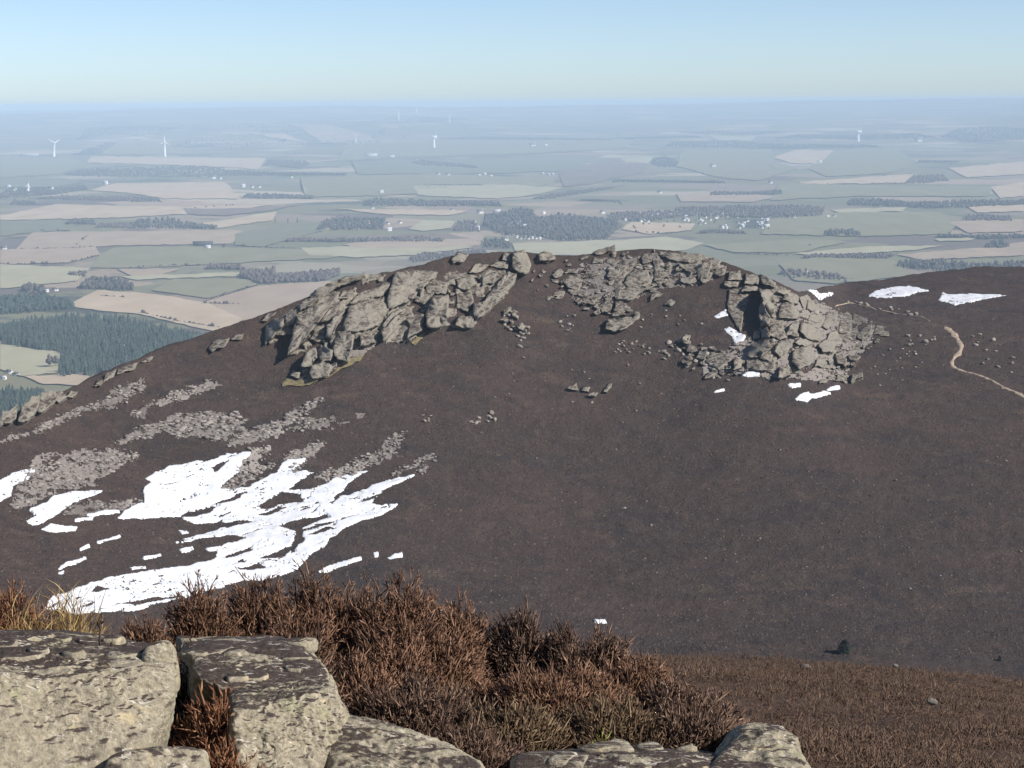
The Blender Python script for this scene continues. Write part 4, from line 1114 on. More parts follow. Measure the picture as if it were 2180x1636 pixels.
for k, (p, h) in enumerate(RIGHT_CRAG):
    slab(z7(p), h * (.75, 1.5, 1.0, 1.75, .9, 1.3)[k % 6] if k not in (5, 6, 7) else h, crag_r, 140 + k, .2 * ((k * 3 % 5) - 2), 4 if k in (7, 13) else 3, 4, 'block')

LEFT_OUT = [
    ([(0, 1160), (10, 1090), (60, 1080), (110, 1040), (100, 1130), (60, 1160)], 3), ([(110, 1150), (130, 1060), (200, 990), (250, 990), (230, 1080), (170, 1150)], 3.5), ([(230, 1090), (250, 970), (330, 960), (390, 960), (350, 1020), (280, 1080)], 3),
    ([(410, 990), (440, 955), (480, 965), (450, 1000)], 1.5), ([(640, 910), (650, 860), (720, 830), (700, 880)], 2.4), ([(720, 870), (740, 820), (850, 785), (830, 830), (760, 860)], 2.4), ([(580, 930), (600, 890), (650, 900), (620, 930)], 1.6), ([(870, 790), (900, 760), (960, 750), (920, 780)], 1.2),
    ([(330, 1000), (390, 970), (430, 990), (360, 1030)], 1.6), ([(-60, 1200), (-50, 1130), (0, 1120), (20, 1170), (-20, 1210)], 2.5),
]
out_l = empty('rock_outcrop', (0, 0, 0), 'tan rock outcrop on the left skyline beside the blue wood', 'outcrop')
for k, (p, h) in enumerate(LEFT_OUT):
    slab(z4(p), h, out_l, 240 + k, .1, 3, 4, 'rock')
lone = empty('lone_rock', (0, 0, 0), 'pale elongated rock alone on the heather slope left of the crag', 'rock')
slab(z4([(1290, 700), (1330, 650), (1420, 640), (1400, 680), (1310, 715)]), 2.6, lone, 260, .1, 3, 3, 'rock')
slab(z4([(1430, 650), (1450, 620), (1510, 605), (1490, 640)]), 1.6, lone, 261, 0, 3, 3, 'rock')
tip = empty('rock_cluster', (0, 0, 0), 'thin pale rock cluster in dark heather below the summit', 'rock')
for k, p in enumerate([[(430, 1310), (520, 1270), (530, 1330), (480, 1330)], [(560, 1330), (575, 1295), (630, 1300), (620, 1345)], [(600, 1375), (620, 1355), (700, 1348), (690, 1380)], [(740, 1350), (790, 1275), (820, 1275), (775, 1355)]]):
    slab(z6(p), 1.8, tip, 270 + k, 0, 3, 3, 'rock')

# ------------------------------------------------------------------ loose boulders (individuals) and scree (stuff)
BM = []
for k in range(9):
    v, f = boulder_mesh(900 + k, 2)
    me = mesh_np('boulder', v, f); me.materials.append(M['boulder']); BM.append(me)
def boulder(u, y, wpx, label, group, name='boulder'):
    p = hill_pt(np.array([float(u)]), np.array([float(y)]))[0]
    s = wpx * np.linalg.norm(p) / F / 2
    o = bpy.data.objects.new(name, BM[random.randrange(9)]); COL.objects.link(o)
    o.location = (p[0], p[1], p[2] + s * .25)
    o.rotation_euler = (random.uniform(-.4, .4), random.uniform(-.4, .4), random.uniform(0, 6.28))
    o.scale = (s * random.uniform(.85, 1.15), s * random.uniform(.8, 1.1), s * random.uniform(.5, .85))
    return tag(o, label, 'boulder', group)
def in_poly(poly, n, rg):
    a = np.array(poly); r = []
    while len(r) < n:
        u = rg.uniform(a[:, 0].min(), a[:, 0].max(), 64); y = rg.uniform(a[:, 1].min(), a[:, 1].max(), 64)
        m = inside(poly, u, y); r += list(zip(u[m], y[m]))
    return r[:n]
rgB = np.random.default_rng(42)
CL = [
    (z6([(1180, 1080), (1200, 960), (1400, 880), (1600, 900), (1720, 1000), (1820, 1050), (1800, 1150), (1600, 1200), (1350, 1120)]), 46, (7, 15), 'pale boulder in the block field below the right crag', 'boulders below the right crag'),
    (z6([(800, 1000), (860, 930), (1000, 900), (1180, 960), (1160, 1040), (900, 1040)]), 20, (5, 11), 'small pale boulder in the strip left of the right block field', 'boulders left of the block field'),
    (z6([(330, 740), (400, 670), (500, 690), (520, 800), (440, 830)]), 9, (6, 12), 'pale boulder in a small group below the summit rocks', 'small group below summit'),
    (z5([(1720, 560), (1800, 510), (1860, 540), (1840, 600), (1980, 660), (1900, 720), (1860, 820), (1780, 700)]), 22, (7, 14), 'pale boulder in the trail of stones right of the slabs', 'stone trail right of slabs'),
    (z7([(900, 740), (1050, 560), (1300, 560), (1450, 640), (1600, 760), (1400, 860), (1100, 870)]), 28, (4, 9), 'small pale boulder strewn on heather right of the blocky crag', 'stones right of blocky crag'),
    (z7([(1380, 560), (1500, 500), (1620, 540), (1620, 620), (1440, 640)]), 12, (6, 12), 'boulder beside the upper bend of the path', 'stones beside the path'),
    (z7([(1800, 560), (1900, 520), (2100, 640), (2150, 780), (1980, 800), (1860, 700)]), 14, (6, 12), 'boulder on the heather right of the path', 'stones right of the path'),
    (z7([(1000, 320), (1180, 340), (1340, 380), (1500, 410), (1480, 440), (1250, 400), (1000, 350)]), 16, (7, 13), 'boulder in the line of stones behind the blocky crag', 'line of stones behind the crag'),
    (z2([(1200, 170), (1250, 100), (1350, 110), (1300, 160)]), 5, (6, 11), 'pale boulder left of the thin cluster on the mid slope', 'mid slope stones left'),
    (z2([(1480, 170), (1560, 120), (1700, 90), (1730, 150), (1600, 170)]), 10, (7, 14), 'pale boulder in the cluster on the open mid slope', 'mid slope stones'),
    ([(1000, 760), (1250, 740), (1450, 800), (1500, 880), (1200, 880), (1000, 850)], 14, (4, 8), 'small stone dotted on the heather under the summit', 'stones under the summit'),
    ([(1150, 870), (1700, 850), (2180, 860), (2180, 1250), (1300, 1280), (1100, 1100)], 26, (3.5, 7), 'tiny stone on the open dark heather slope', 'stones on the open slope'),
    (z7([(60, 820), (160, 780), (300, 780), (520, 800), (500, 860), (200, 840)]), 9, (6, 11), 'boulder at the foot of the blocky crag', 'stones at crag foot'),
    (z6([(950, 640), (1300, 560), (1600, 620), (1700, 800), (1300, 850), (1000, 830)]), 10, (5, 10), 'pale stone in heather between the boat-shaped rock and the blocky crag', 'stones between rocks'),
]
for poly, n, (a, b), lb, g in CL:
    for u, y in in_poly(poly, n, rgB):
        boulder(u, y, rgB.uniform(a, b), lb, g)

LOW = []
for k in range(12):
    v, f = boulder_mesh(1200 + k, 1); LOW.append((v, f))
def scree(poly, n, wlo, whi, label, seed, name='scree', ragged=5):
    rg = np.random.default_rng(seed)
    pts = np.array(in_poly(poly, int(n * 1.7), rg))
    keep = fbm(pts[:, 0] / 22 + seed, pts[:, 1] / 12, 0., 3) > -.25
    pts = pts[keep][:n]
    pts = pts + rg.normal(0, ragged, pts.shape) * np.array([1, .6])
    Q = hill_pt(pts[:, 0], pts[:, 1]); vs, fs, o = [], [], 0
    for p in Q:
        pv, pf = LOW[int(rg.integers(12))]
        s = wlo * .5 * (whi * 1.4 / (wlo * .5)) ** (rg.random() ** 2.4) * np.linalg.norm(p) / F / 2
        a = rg.uniform(0, 6.28); ca, sa = math.cos(a), math.sin(a)
        q = pv * np.array([s * rg.uniform(.9, 1.6), s, s * rg.uniform(.22, .6)])
        q = np.stack([q[:, 0] * ca - q[:, 1] * sa, q[:, 0] * sa + q[:, 1] * ca, q[:, 2]], 1) + p + np.array([0, 0, .2 * s])
        vs.append(q); fs.append(pf + o); o += len(q)
    a = np.asarray(poly, float); st_ = 2.6
    U, Y_ = np.meshgrid(np.arange(a[:, 0].min() - 6, a[:, 0].max() + 6, st_), np.arange(a[:, 1].min() - 6, a[:, 1].max() + 6, st_))
    cell = inside(poly, U + 8 * fbm(U / 12, Y_ / 8, seed, 4), Y_ + 5 * fbm(U / 12, Y_ / 8, seed + 5., 4)) & (fbm(U / 15 + seed, Y_ / 7, 2.2, 5, .65) < .26)
    cell = cell[:-1, :-1]; i, j = np.nonzero(cell)
    if len(i):
        P_ = hill_pt(U.ravel(), Y_.ravel()); P_[:, 2] += .05 + .22 * np.abs(fbm(U.ravel() / 4, Y_.ravel() / 4, 3., 2)); nc_ = U.shape[1]
        idx = np.stack([i * nc_ + j, i * nc_ + j + 1, (i + 1) * nc_ + j + 1], 1); idx2 = np.stack([i * nc_ + j, (i + 1) * nc_ + j + 1, (i + 1) * nc_ + j], 1)
        al = np.concatenate([idx, idx2]); us_, inv = np.unique(al, return_inverse=True)
        vs.append(P_[us_]); fs.append(inv.reshape(al.shape) + o)
    tag(link(name, mesh_np(name, np.concatenate(vs), np.concatenate(fs)), M['scree']), label, 'scree', 'boulder fields on the slope', 'stuff')
SCREE = [
    (z1([(70, 750), (110, 600), (230, 400), (340, 360), (440, 380), (560, 310), (620, 360), (740, 320), (860, 330), (920, 380), (720, 500), (560, 580), (400, 620), (200, 700), (120, 740)]), 900, 4, 12, 'broad grey boulder field left of the big snow field'),
    (z1([(400, 780), (480, 700), (650, 680), (800, 660), (940, 650), (850, 710), (800, 750), (550, 790)]), 260, 4, 11, 'grey stones between two snow tongues'),
    (z1([(770, 290), (850, 230), (1000, 170), (1200, 100), (1400, 100), (1560, 100), (1640, 160), (1620, 270), (1500, 280), (1420, 300), (1300, 260), (1200, 270), (1080, 220), (900, 270)]), 560, 5, 14, 'long grey boulder field above the big snow field'),
    (z1([(1670, 300), (1800, 170), (1950, 80), (2050, 30), (2150, 0), (2080, 70), (1950, 150), (1850, 240), (1720, 300)]), 230, 4, 12, 'slanting grey stone streak rising towards the crag foot'),
    (z2([(350, 220), (430, 150), (620, 150), (720, 150), (860, 120), (870, 135), (700, 190), (600, 210)]), 220, 4, 11, 'flat tan stone bed right of the long boulder field'),
    (z1([(1460, 600), (1560, 500), (1680, 350), (1780, 320), (1790, 360), (1700, 470), (1850, 430), (1850, 450), (1680, 540), (1540, 610)]), 260, 4, 11, 'grey stones between the upper snow lobes'),
    (z2([(510, 550), (560, 500), (760, 430), (950, 360), (1060, 240), (1110, 240), (1100, 280), (1060, 350), (1080, 370), (960, 440), (860, 460), (700, 520)]), 380, 4, 11, 'tan stone streak above the right snow tongue'),
    (z2([(1040, 520), (1080, 480), (1300, 370), (1330, 380), (1280, 410), (1120, 470)]), 80, 4, 9, 'thin stone streak at the tip of the right snow tongue'),
    (z2([(1190, 480), (1240, 455), (1280, 455), (1240, 490)]), 22, 5, 10, 'short stone patch at the snow tongue tip'),
    (z4([(540, 1070), (700, 950), (900, 890), (880, 960), (760, 1030), (620, 1060)]), 220, 4, 11, 'upper stone band below the left skyline outcrop'),
    (z4([(790, 1100), (980, 1030), (1300, 910), (1360, 930), (1200, 1000), (1000, 1060), (880, 1120)]), 220, 4, 10, 'long thin stone band on the left slope'),
    (z4([(240, 1160), (400, 1090), (560, 1020), (580, 1050), (420, 1130), (300, 1180)]), 170, 4, 10, 'stone band running down to the left edge'),
    (z1([(0, 300), (200, 190), (330, 130), (340, 160), (200, 230), (20, 310)]), 140, 4, 9, 'faint stone band at the left edge above the boulder field'),
    (z2([(-60, 330), (60, 250), (240, 160), (260, 200), (120, 300), (-20, 350)]), 120, 4, 9, 'grey stones where boulder field meets stone streak'),
    (z2([(330, 400), (380, 350), (580, 300), (600, 320), (480, 420), (400, 500), (370, 480)]), 170, 4, 10, 'grey stones beside the small upper snow lobe'),
    (z5([(560, 700), (690, 640), (860, 680), (800, 800), (640, 930), (480, 1020), (300, 1040), (330, 900)]), 170, 4, 12, 'rubble among the lowest slabs of the left crag'),
    (z7([(60, 700), (330, 560), (700, 600), (1000, 560), (1250, 500), (1050, 700), (1000, 830), (600, 820), (300, 790), (40, 800)]), 420, 4, 13, 'rubble among the blocks of the right crag'),
    (z6([(560, 260), (900, 200), (1300, 160), (1700, 220), (1800, 300), (1560, 420), (1200, 460), (900, 580), (560, 600), (420, 480)]), 240, 4, 13, 'rubble among the broken summit rocks'),
    (z7([(440, 260), (560, 240), (860, 340), (1000, 400), (1000, 560), (700, 600), (450, 560)]), 200, 5, 14, 'rubble filling gaps on the upper right crag'),
]
for k, (p, n, a, b, lb) in enumerate(SCREE):
    scree(p, int(n * 1.6), a, b, lb, 60 + k)

# yellow grass at the crag foot
def ground_patch(name, poly, mat, label, up=.12, kind='structure'):
    v, f = poly_sheet(poly, lambda a, b: hill_pt(a, b, up), 14, 5.0, 5)
    return tag(link(name, mesh_np(name, v, f, True), M[mat]), label, None, None, kind)
ground_patch('grass_strip', z5([(170, 1075), (190, 1035), (330, 1050), (520, 1020), (600, 930), (760, 850), (740, 910), (560, 1010), (380, 1075), (250, 1095)]), 'yellowgrass', 'yellow grass strip under the lowest slabs of the left crag', .35)
ground_patch('grass_strip', z5([(1090, 750), (1110, 720), (1190, 700), (1180, 740), (1120, 765)]), 'yellowgrass', 'small yellow grass patch under the middle slabs', .3)

# ------------------------------------------------------------------ snow
SNOW_MAIN = [(250, 1110), (273, 1078), (305, 1062), (302, 1046), (318, 1033), (308, 1023), (340, 1007), (356, 996), (379, 991), (417, 985), (456, 986), (475, 978), (485, 970), (504, 975), (536, 970), (514, 991), (507, 1010), (469, 1043),
             (527, 1039), (584, 1010), (610, 985), (652, 978), (629, 1007), (665, 1010), (639, 1030), (615, 1044), (625, 1050), (660, 1042), (720, 1015), (770, 1003), (785, 1005), (750, 1022), (735, 1038), (722, 1050), (738, 1055), (780, 1040), (800, 1032), (850, 1015), (886, 1010),
             (850, 1030), (815, 1050), (795, 1068), (790, 1078), (800, 1081), (845, 1077), (840, 1085), (800, 1105), (760, 1122), (725, 1137), (715, 1150), (690, 1170), (655, 1190), (635, 1210), (600, 1225), (560, 1235), (520, 1240), (480, 1252), (420, 1270), (360, 1290), (300, 1300),
             (230, 1308), (150, 1306), (95, 1290), (110, 1272), (140, 1262), (165, 1255), (190, 1250), (220, 1238), (270, 1227), (310, 1220), (360, 1213), (430, 1200), (460, 1190), (455, 1178), (490, 1160), (520, 1152), (500, 1142), (440, 1148), (375, 1161), (372, 1155), (430, 1136), (470, 1120),
             (500, 1110), (460, 1107), (410, 1110), (390, 1103), (390, 1092), (345, 1096), (300, 1106)]
HOLES = [[(385, 1092), (400, 1083), (465, 1077), (450, 1086), (400, 1094)], [(552, 1078), (600, 1052), (640, 1056), (645, 1072), (590, 1078), (560, 1084)], [(588, 1126), (625, 1113), (690, 1100), (702, 1110), (640, 1130), (648, 1160), (622, 1166), (630, 1142), (605, 1132)],
         [(505, 1213), (545, 1204), (575, 1211), (530, 1219)], [(555, 1192), (590, 1178), (640, 1160), (648, 1162), (600, 1188)], [(448, 1000), (470, 992), (485, 990), (478, 999), (455, 1008)], [(545, 1096), (590, 1083), (600, 1086), (560, 1098)],
         [(655, 1148), (700, 1130), (712, 1134), (670, 1150)], [(460, 1118), (500, 1106), (540, 1112), (480, 1124)], [(700, 1075), (720, 1050), (750, 1052), (720, 1062)], [(190, 1266), (205, 1256), (230, 1262), (205, 1270)], [(230, 1292), (300, 1284), (380, 1272), (390, 1276), (300, 1292)]]
def snow(poly, label, holes=(), step=2.4, group='snow patches on the hill', name='snow_patch', warp=4.0, thick=.3):
    a = np.asarray(poly, float)
    us = np.arange(a[:, 0].min() - 8, a[:, 0].max() + 8, step); ys = np.arange(a[:, 1].min() - 8, a[:, 1].max() + 8, step * .75)
    U, Yy = np.meshgrid(us, ys)
    wu = U + warp * 1.2 * fbm(U / 24, Yy / 12, 3.3, 4, .55); wy = Yy + warp * .7 * fbm(U / 24 + 50, Yy / 12, 1.3, 4, .55)
    cell = inside(poly, wu, wy)
    for h in holes: cell &= ~inside(h, wu, wy)
    if holes:
        big = fbm((U + Yy * 1.5) / 40, (Yy + U * .28) / 5.5, 8.8, 4)
        cell &= ~(big > .80)
        cell &= ~(fbm((U + Yy) / 11, (Yy + U * .28) / 3.0, 2.8, 3) > .92)
    cell = cell[:-1, :-1]
    nv = U.shape
    cnt = np.zeros(nv); 
    for di in (0, 1):
        for dj in (0, 1):
            cnt[di:nv[0] - 1 + di, dj:nv[1] - 1 + dj] += cell
    used = cnt > 0
    idx = -np.ones(nv, int); idx[used] = np.arange(used.sum())
    edge = (cnt < 4)
    pt = hill_pt(U[used], Yy[used], 0.0, False)
    pt2 = hill_pt(U[used], Yy[used], 0.0, True)
    pt[:, 2] = np.where(edge[used], pt2[:, 2] - .04, np.maximum(pt[:, 2] + thick * (.8 + .6 * vnoise(pt[:, 0] / 3, pt[:, 1] / 3) + .9 * vnoise(pt[:, 0] / 9, pt[:, 1] / 5, 3.)), pt2[:, 2] + .05))
    i, j = np.nonzero(cell)
    f = np.stack([idx[i, j], idx[i + 1, j], idx[i + 1, j + 1], idx[i, j + 1]], 1)
    if not len(f): return
    return tag(link(name, mesh_np(name, pt, f, True), M['snow']), label, 'snow', group)
snow(SNOW_MAIN, 'large streaky white snow field on the lower left slope', HOLES, 1.9, name='snow_field')
SN = [
    (z1([(-90, 580), (0, 545), (90, 500), (220, 450), (240, 465), (190, 550), (80, 590), (70, 640), (0, 680), (-90, 700)]), 'snow patch at the left photo edge beside the boulder field'),
    (z1([(160, 800), (240, 780), (180, 740), (260, 720), (350, 650), (560, 600), (680, 585), (640, 630), (480, 700), (390, 780), (250, 830), (210, 825)]), 'long snow tongue under the broad boulder field'),
    (z1([(265, 860), (330, 835), (420, 850), (520, 855), (500, 880), (370, 885)]), 'small flat snow patch below the long tongue'),
    ([(118, 1217), (140, 1203), (185, 1193), (187, 1198), (160, 1210), (125, 1217)], 'leaf-shaped snow patch above the left heather bush'), ([(115, 1224), (138, 1219), (133, 1227)], 'tiny snow scrap under the leaf-shaped patch'),
    ([(168, 1177), (190, 1167), (195, 1172), (172, 1181)], 'small snow scrap above the leaf-shaped patch'), ([(203, 1160), (255, 1143), (256, 1148), (210, 1164)], 'thin slanting snow line in the heather at left'),
    ([(380, 1171), (410, 1165), (412, 1173), (385, 1179)], 'small snow scrap left of the main field, lower one'), ([(378, 1132), (400, 1127), (402, 1137), (385, 1141)], 'small snow scrap left of the main field, upper one'),
    ([(155, 1112), (200, 1107), (196, 1115), (160, 1117)], 'thin snow scrap right of the small flat patch'), ([(180, 1102), (255, 1090), (255, 1098), (190, 1107)], 'thin snow strip joining the upper lobe at left'), ([(434, 1174), (470, 1168), (472, 1175), (440, 1179)], 'thin snow scrap by the lower scrap'),
    ([(668, 1223), (700, 1205), (740, 1198), (770, 1192), (769, 1199), (720, 1211), (690, 1219)], 'thin snow line right of the main field above the bushes'), ([(823, 1194), (838, 1184), (856, 1181), (857, 1190), (830, 1199)], 'small isolated snow scrap in the open heather'), ([(794, 1184), (805, 1182), (805, 1191), (796, 1192)], 'snow dot between the thin line and the isolated scrap'),
    ([(275, 1216), (310, 1211), (312, 1217), (280, 1220)], 'thin snow scrap over the lower edge of the field'), ([(298, 1194), (340, 1184), (342, 1189), (305, 1198)], 'faint slanting snow line left of the field'), ([(1262, 1324), (1290, 1323), (1291, 1331), (1266, 1332)], 'bright snow scrap just behind the dark heather bush'),
    (z7([(740, 255), (800, 240), (840, 270), (915, 260), (900, 285), (825, 305), (790, 280)]), 'small snow patch in the dip between crag and ridge'),
    (z7([(1135, 290), (1180, 260), (1260, 230), (1420, 210), (1490, 235), (1555, 245), (1500, 270), (1390, 290), (1290, 300)]), 'left one of two long snow patches on the right ridge'),
    (z7([(1605, 310), (1640, 265), (1720, 275), (1900, 260), (2070, 265), (2000, 290), (1880, 310), (1720, 335)]), 'right one of two long snow patches on the right ridge'),
    (z7([(125, 412), (190, 370), (205, 368), (215, 412), (140, 430)]), 'small snow patch left of the dark cleft'), (z7([(185, 490), (230, 475), (335, 535), (325, 575), (270, 597), (240, 560)]), 'snow wedge at the bottom of the dark cleft'),
    (z7([(295, 780), (425, 780), (425, 805), (310, 803)]), 'flat snow strip at the foot of the cleft'), (z7([(595, 850), (695, 842), (695, 870), (640, 875)]), 'short snow strip under the right crag blocks'),
    (z7([(655, 945), (720, 905), (750, 893), (760, 910), (895, 903), (895, 924), (770, 943), (740, 968), (680, 960)]), 'arrow-shaped snow patch below the right crag'), (z7([(870, 878), (958, 872), (958, 894), (878, 894)]), 'tiny snow strip right above the arrow-shaped patch'), (z7([(115, 914), (195, 890), (203, 906), (128, 926)]), 'small snow strip left of the arrow-shaped patch'),
]
for k, (p, lb) in enumerate(SN):
    snow(p, lb, (), 1.7, warp=2.2, thick=.35)

# ------------------------------------------------------------------ the path
def strip(name, pts, wpx, mat, label):
    pts = np.array(pts, float)
    t = np.concatenate([[0], np.cumsum(np.hypot(*np.diff(pts, axis=0).T))])
    s = np.arange(0, t[-1], 3.0)
    u = np.interp(s, t, pts[:, 0]); y = np.interp(s, t, pts[:, 1])
    u = np.convolve(np.pad(u, 4, mode='edge'), np.ones(9) / 9, 'valid'); y = np.convolve(np.pad(y, 4, mode='edge'), np.ones(9) / 9, 'valid')
    c = hill_pt(u, y, .0, False)
    dd = np.gradient(c[:, :2], axis=0); dd /= np.linalg.norm(dd, axis=1)[:, None] + 1e-9
    nrm = np.stack([-dd[:, 1], dd[:, 0]], 1)
    w = wpx * 620 / F * .5 * (1 + .5 * fbm(s / 14, 0 * s, 0., 3))
    rows = []
    for k, q in enumerate((-1, -.5, 0, .5, 1)):
        r = c.copy(); r[:, :2] += nrm * (w * q)[:, None] * (1 + .2 * vnoise(s / 6, 0 * s + k))[:, None]
        r[:, 2] += (moor_bumps(r[:, 0], r[:, 1]) - moor_bumps(r[:, 0], r[:, 1], False)) * .6 + (.17 if abs(q) < 1 else -.05)
        rows.append(r)
    V_ = np.array(rows)
    return tag(link(name, mesh_np(name, V_.reshape(-1, 3), grid_faces(5, len(s)), True), M[mat]), label, None, None, 'structure')
strip('path', [(2008, 694), (2030, 712), (2048, 738), (2046, 750), (2024, 764), (2024, 776), (2055, 788), (2100, 803), (2140, 820), (2180, 838), (2260, 880)], 11, 'path', 'pale sandy footpath winding over the right heather slope')
strip('path', [(1775, 655), (1810, 646), (1840, 652), (1870, 664), (1905, 668), (1950, 678), (1985, 690)], 5, 'path', 'faint stony footpath running behind the right crag')

def single_out(group, noun, rest):
    obs = [o for o in bpy.data.objects if o.get('group') == group]
    uv = []
    for o in obs:
        x, y, z = o.location; uv.append((x / math.hypot(x, y), z / math.hypot(x, y), max(o.scale) * 1.0))
    uv = np.array(uv); left = list(range(len(obs)))
    for word, col, sg in (('leftmost', 0, 1), ('rightmost', 0, -1), ('uppermost', 1, -1), ('lowest', 1, 1), ('largest', 2, -1)):
        if len(left) < 3: break
        i = min(left, key=lambda k: sg * uv[k, col]); left.remove(i)
        if word == 'largest' and 'pine' in noun: continue
        obs[i]['label'] = word + ' ' + noun + ' ' + rest
for _p, _n, _r, lb, g in CL:
    w_ = lb.split(' '); j_ = next(i for i, q in enumerate(w_) if q in ('boulder', 'stone'))
    single_out(g, ' '.join(w_[:j_ + 1]), ' '.join(w_[j_ + 1:]))
single_out('pines on the plantation edge', 'dark pine', 'along the lower edge of the large plantation')
single_out('pines above the plantation clearing', 'dark pine', 'above the plantation clearing')
single_out('trees among the village houses', 'grey bare tree', 'among the village houses right of the dark wood')
single_out('village houses', 'small pale house', 'in the village row right of the dark wood')
single_out('white row under the village wood', 'small white house', 'in the row under the village wood')
single_out('trees in the dip right of the crag', 'small grey tree', 'in the dip right of the crag')

# little conifer on the lower slope
def sapling(u, y, H, label):
    p = hill_pt(np.array([float(u)]), np.array([float(y)]))[0]
    t = empty('spruce_sapling', p, label, 'tree')
    rg = np.random.default_rng(77); vs, fs, o = [], [], 0
    for k in range(260):
        z = rg.uniform(.08, .98); r = .62 * (1 - z) ** .7 + .03; a = rg.uniform(0, 6.28)
        c = np.array([math.cos(a), math.sin(a), 0.]); tip_ = c * r + np.array([0, 0, z - .06]); b = np.array([0, 0, z]); w = np.array([-c[1], c[0], 0]) * .05
        vs += [b - w * .4, b + w * .4, tip_ + w, tip_ - w, tip_ * 1.1]; fs += [(o, o + 1, o + 2), (o, o + 2, o + 3), (o + 3, o + 2, o + 4)]; o += 5
    link('crown', mesh_np('crown', np.array(vs) * H, np.array(fs)), M['conifer'], t)
    v = np.array([(r * math.cos(s * 1.2566), r * math.sin(s * 1.2566), z) for z, r in ((-.1, .03), (.9, .008)) for s in range(5)]) * H
    link('trunk', mesh_np('trunk', v, np.array([(s, (s + 1) % 5, 5 + (s + 1) % 5, 5 + s) for s in range(5)])), M['trunk'], t)
sapling(1797, 1394, 2.6, 'small dark green conifer alone at the foot of the heather slope')
sapling(2128, 1402, 1.0, 'tiny dark green bush at the foot of the slope near the right edge')

# heather tussocks on the far slope: one mass
def tussocks():
    rg = np.random.default_rng(8); n = 32000
    u = rg.uniform(-20, 2200, n); y = 1400 - (1400 - 620) * rg.random(n) ** 1.25
    top = np.interp(u, UC, YC[:, 5]); k = y > top + 6; u, y = u[k], y[k]
    Q = hill_pt(u, y); n = len(Q)
    s = rg.uniform(.14, .42, n) * (np.linalg.norm(Q, axis=1) / 500) ** .5
    base = np.array([(-1, -.5, -.3), (1, -.5, -.3), (.1, 1, -.3), (-.35, -.1, .8), (.4, .1, .65)])
    F5 = np.array([(0, 1, 4), (0, 4, 3), (1, 2, 4), (2, 0, 3), (2, 3, 4)])
    a = rg.uniform(0, 6.28, n); ca, sa = np.cos(a)[:, None], np.sin(a)[:, None]
    jit = base[None] * rg.uniform(.6, 1.4, (n, 5, 1))
    X_ = jit[..., 0] * ca - jit[..., 1] * sa; Y_ = jit[..., 0] * sa + jit[..., 1] * ca
    v = np.stack([X_ * s[:, None], Y_ * s[:, None], jit[..., 2] * s[:, None] * .8], -1) + Q[:, None, :]
    f = (np.arange(n)[:, None, None] * 5 + F5[None]).reshape(-1, 3)
    t = NT('tussock_heather')
    t.color(t.ramp(t.island(), [(0, (.036, .028, .026)), (.6, (.072, .053, .047)), (.95, (.108, .082, .069)), (1, (.15, .115, .09))]))
    tag(link('heather_tussocks', mesh_np('heather_tussocks', v.reshape(-1, 3), f), t.m), 'dark brown heather tussocks covering the crag hillside', 'heather', None, 'stuff')
tussocks()

# ------------------------------------------------------------------ near rocks: real blocks a few metres off
def P3(u, y, d): return at_dist(np.array(float(u)), np.array(float(y)), float(d))
def near_rock(name, pts, mat, label, sub=6, cuts=0, amp=.010, seed=0, p=16, group=None, amp2=.004, parent=None):
    q = np.array([P3(*t) for t in pts])
    v, f = hull_rock(q, sub, p, cuts, amp, 1.4, seed, amp2, 5.0)
    chip = np.floor(3 * fbm(v[:, 0] * 7 + seed, v[:, 1] * 7, v[:, 2] * 9, 3)) / 3
    v += (.011 * chip + .006 * fbm(v[:, 0] * 38, v[:, 1] * 38, v[:, 2] * 38, 4))[:, None] * np.array([.45, -.75, .55])
    o = link(name, mesh_np(name, v, f, True), M[mat], parent)
    if parent is None: tag(o, label, 'rock', group)
    return o
ra = empty('granite_block', (0, 0, 0), 'big pale lichened granite block at lower left with an upright corner', 'rock')
near_rock('front_block', [(-260, 1450, 4.9), (60, 1442, 4.95), (240, 1432, 5.02), (330, 1420, 5.05), (382, 1410, 5.05), (392, 1500, 4.98), (395, 1590, 4.9), (300, 1640, 4.8), (-260, 1700, 4.7), (-260, 1700, 5.4), (385, 1640, 5.4),
                          (-260, 1382, 5.22), (100, 1366, 5.27), (260, 1372, 5.24), (370, 1400, 5.12)], 'rock_a', '', 7, 3, .010, 3, 20, None, .005, ra)
near_rock('corner_peak', [(300, 1392, 5.06), (318, 1368, 5.08), (345, 1357, 5.1), (365, 1362, 5.1), (378, 1385, 5.08), (386, 1430, 5.06), (380, 1480, 5.05), (300, 1480, 5.04), (310, 1380, 5.3), (370, 1372, 5.3), (380, 1480, 5.3), (300, 1480, 5.3)], 'rock_c', '', 5, 1, .01, 4, 14, None, .004, ra)
near_rock('lower_ledge', [(230, 1606, 4.72), (300, 1592, 4.75), (400, 1586, 4.78), (440, 1600, 4.78), (456, 1640, 4.74), (456, 1720, 4.7), (200, 1720, 4.6), (230, 1606, 5.1), (440, 1604, 5.0), (450, 1720, 5.0)], 'rock_c', '', 5, 1, .008, 5, 16, None, .004, ra)
near_rock('left_slab', [(-260, 1372, 5.5), (0, 1356, 5.55), (110, 1342, 5.65), (250, 1352, 5.7), (330, 1385, 5.5), (300, 1420, 5.35), (-260, 1430, 5.3), (-260, 1350, 6.1), (150, 1338, 6.1), (300, 1360, 6.0), (-260, 1480, 6.1), (300, 1480, 6.0), (-260, 1480, 5.3), (300, 1480, 5.3)], 'rock_b', '', 6, 3, .012, 6, 14, None, .006, ra)
rb = empty('granite_boulder', (0, 0, 0), 'flat-topped granite boulder with black lichen in the lower middle', 'rock')
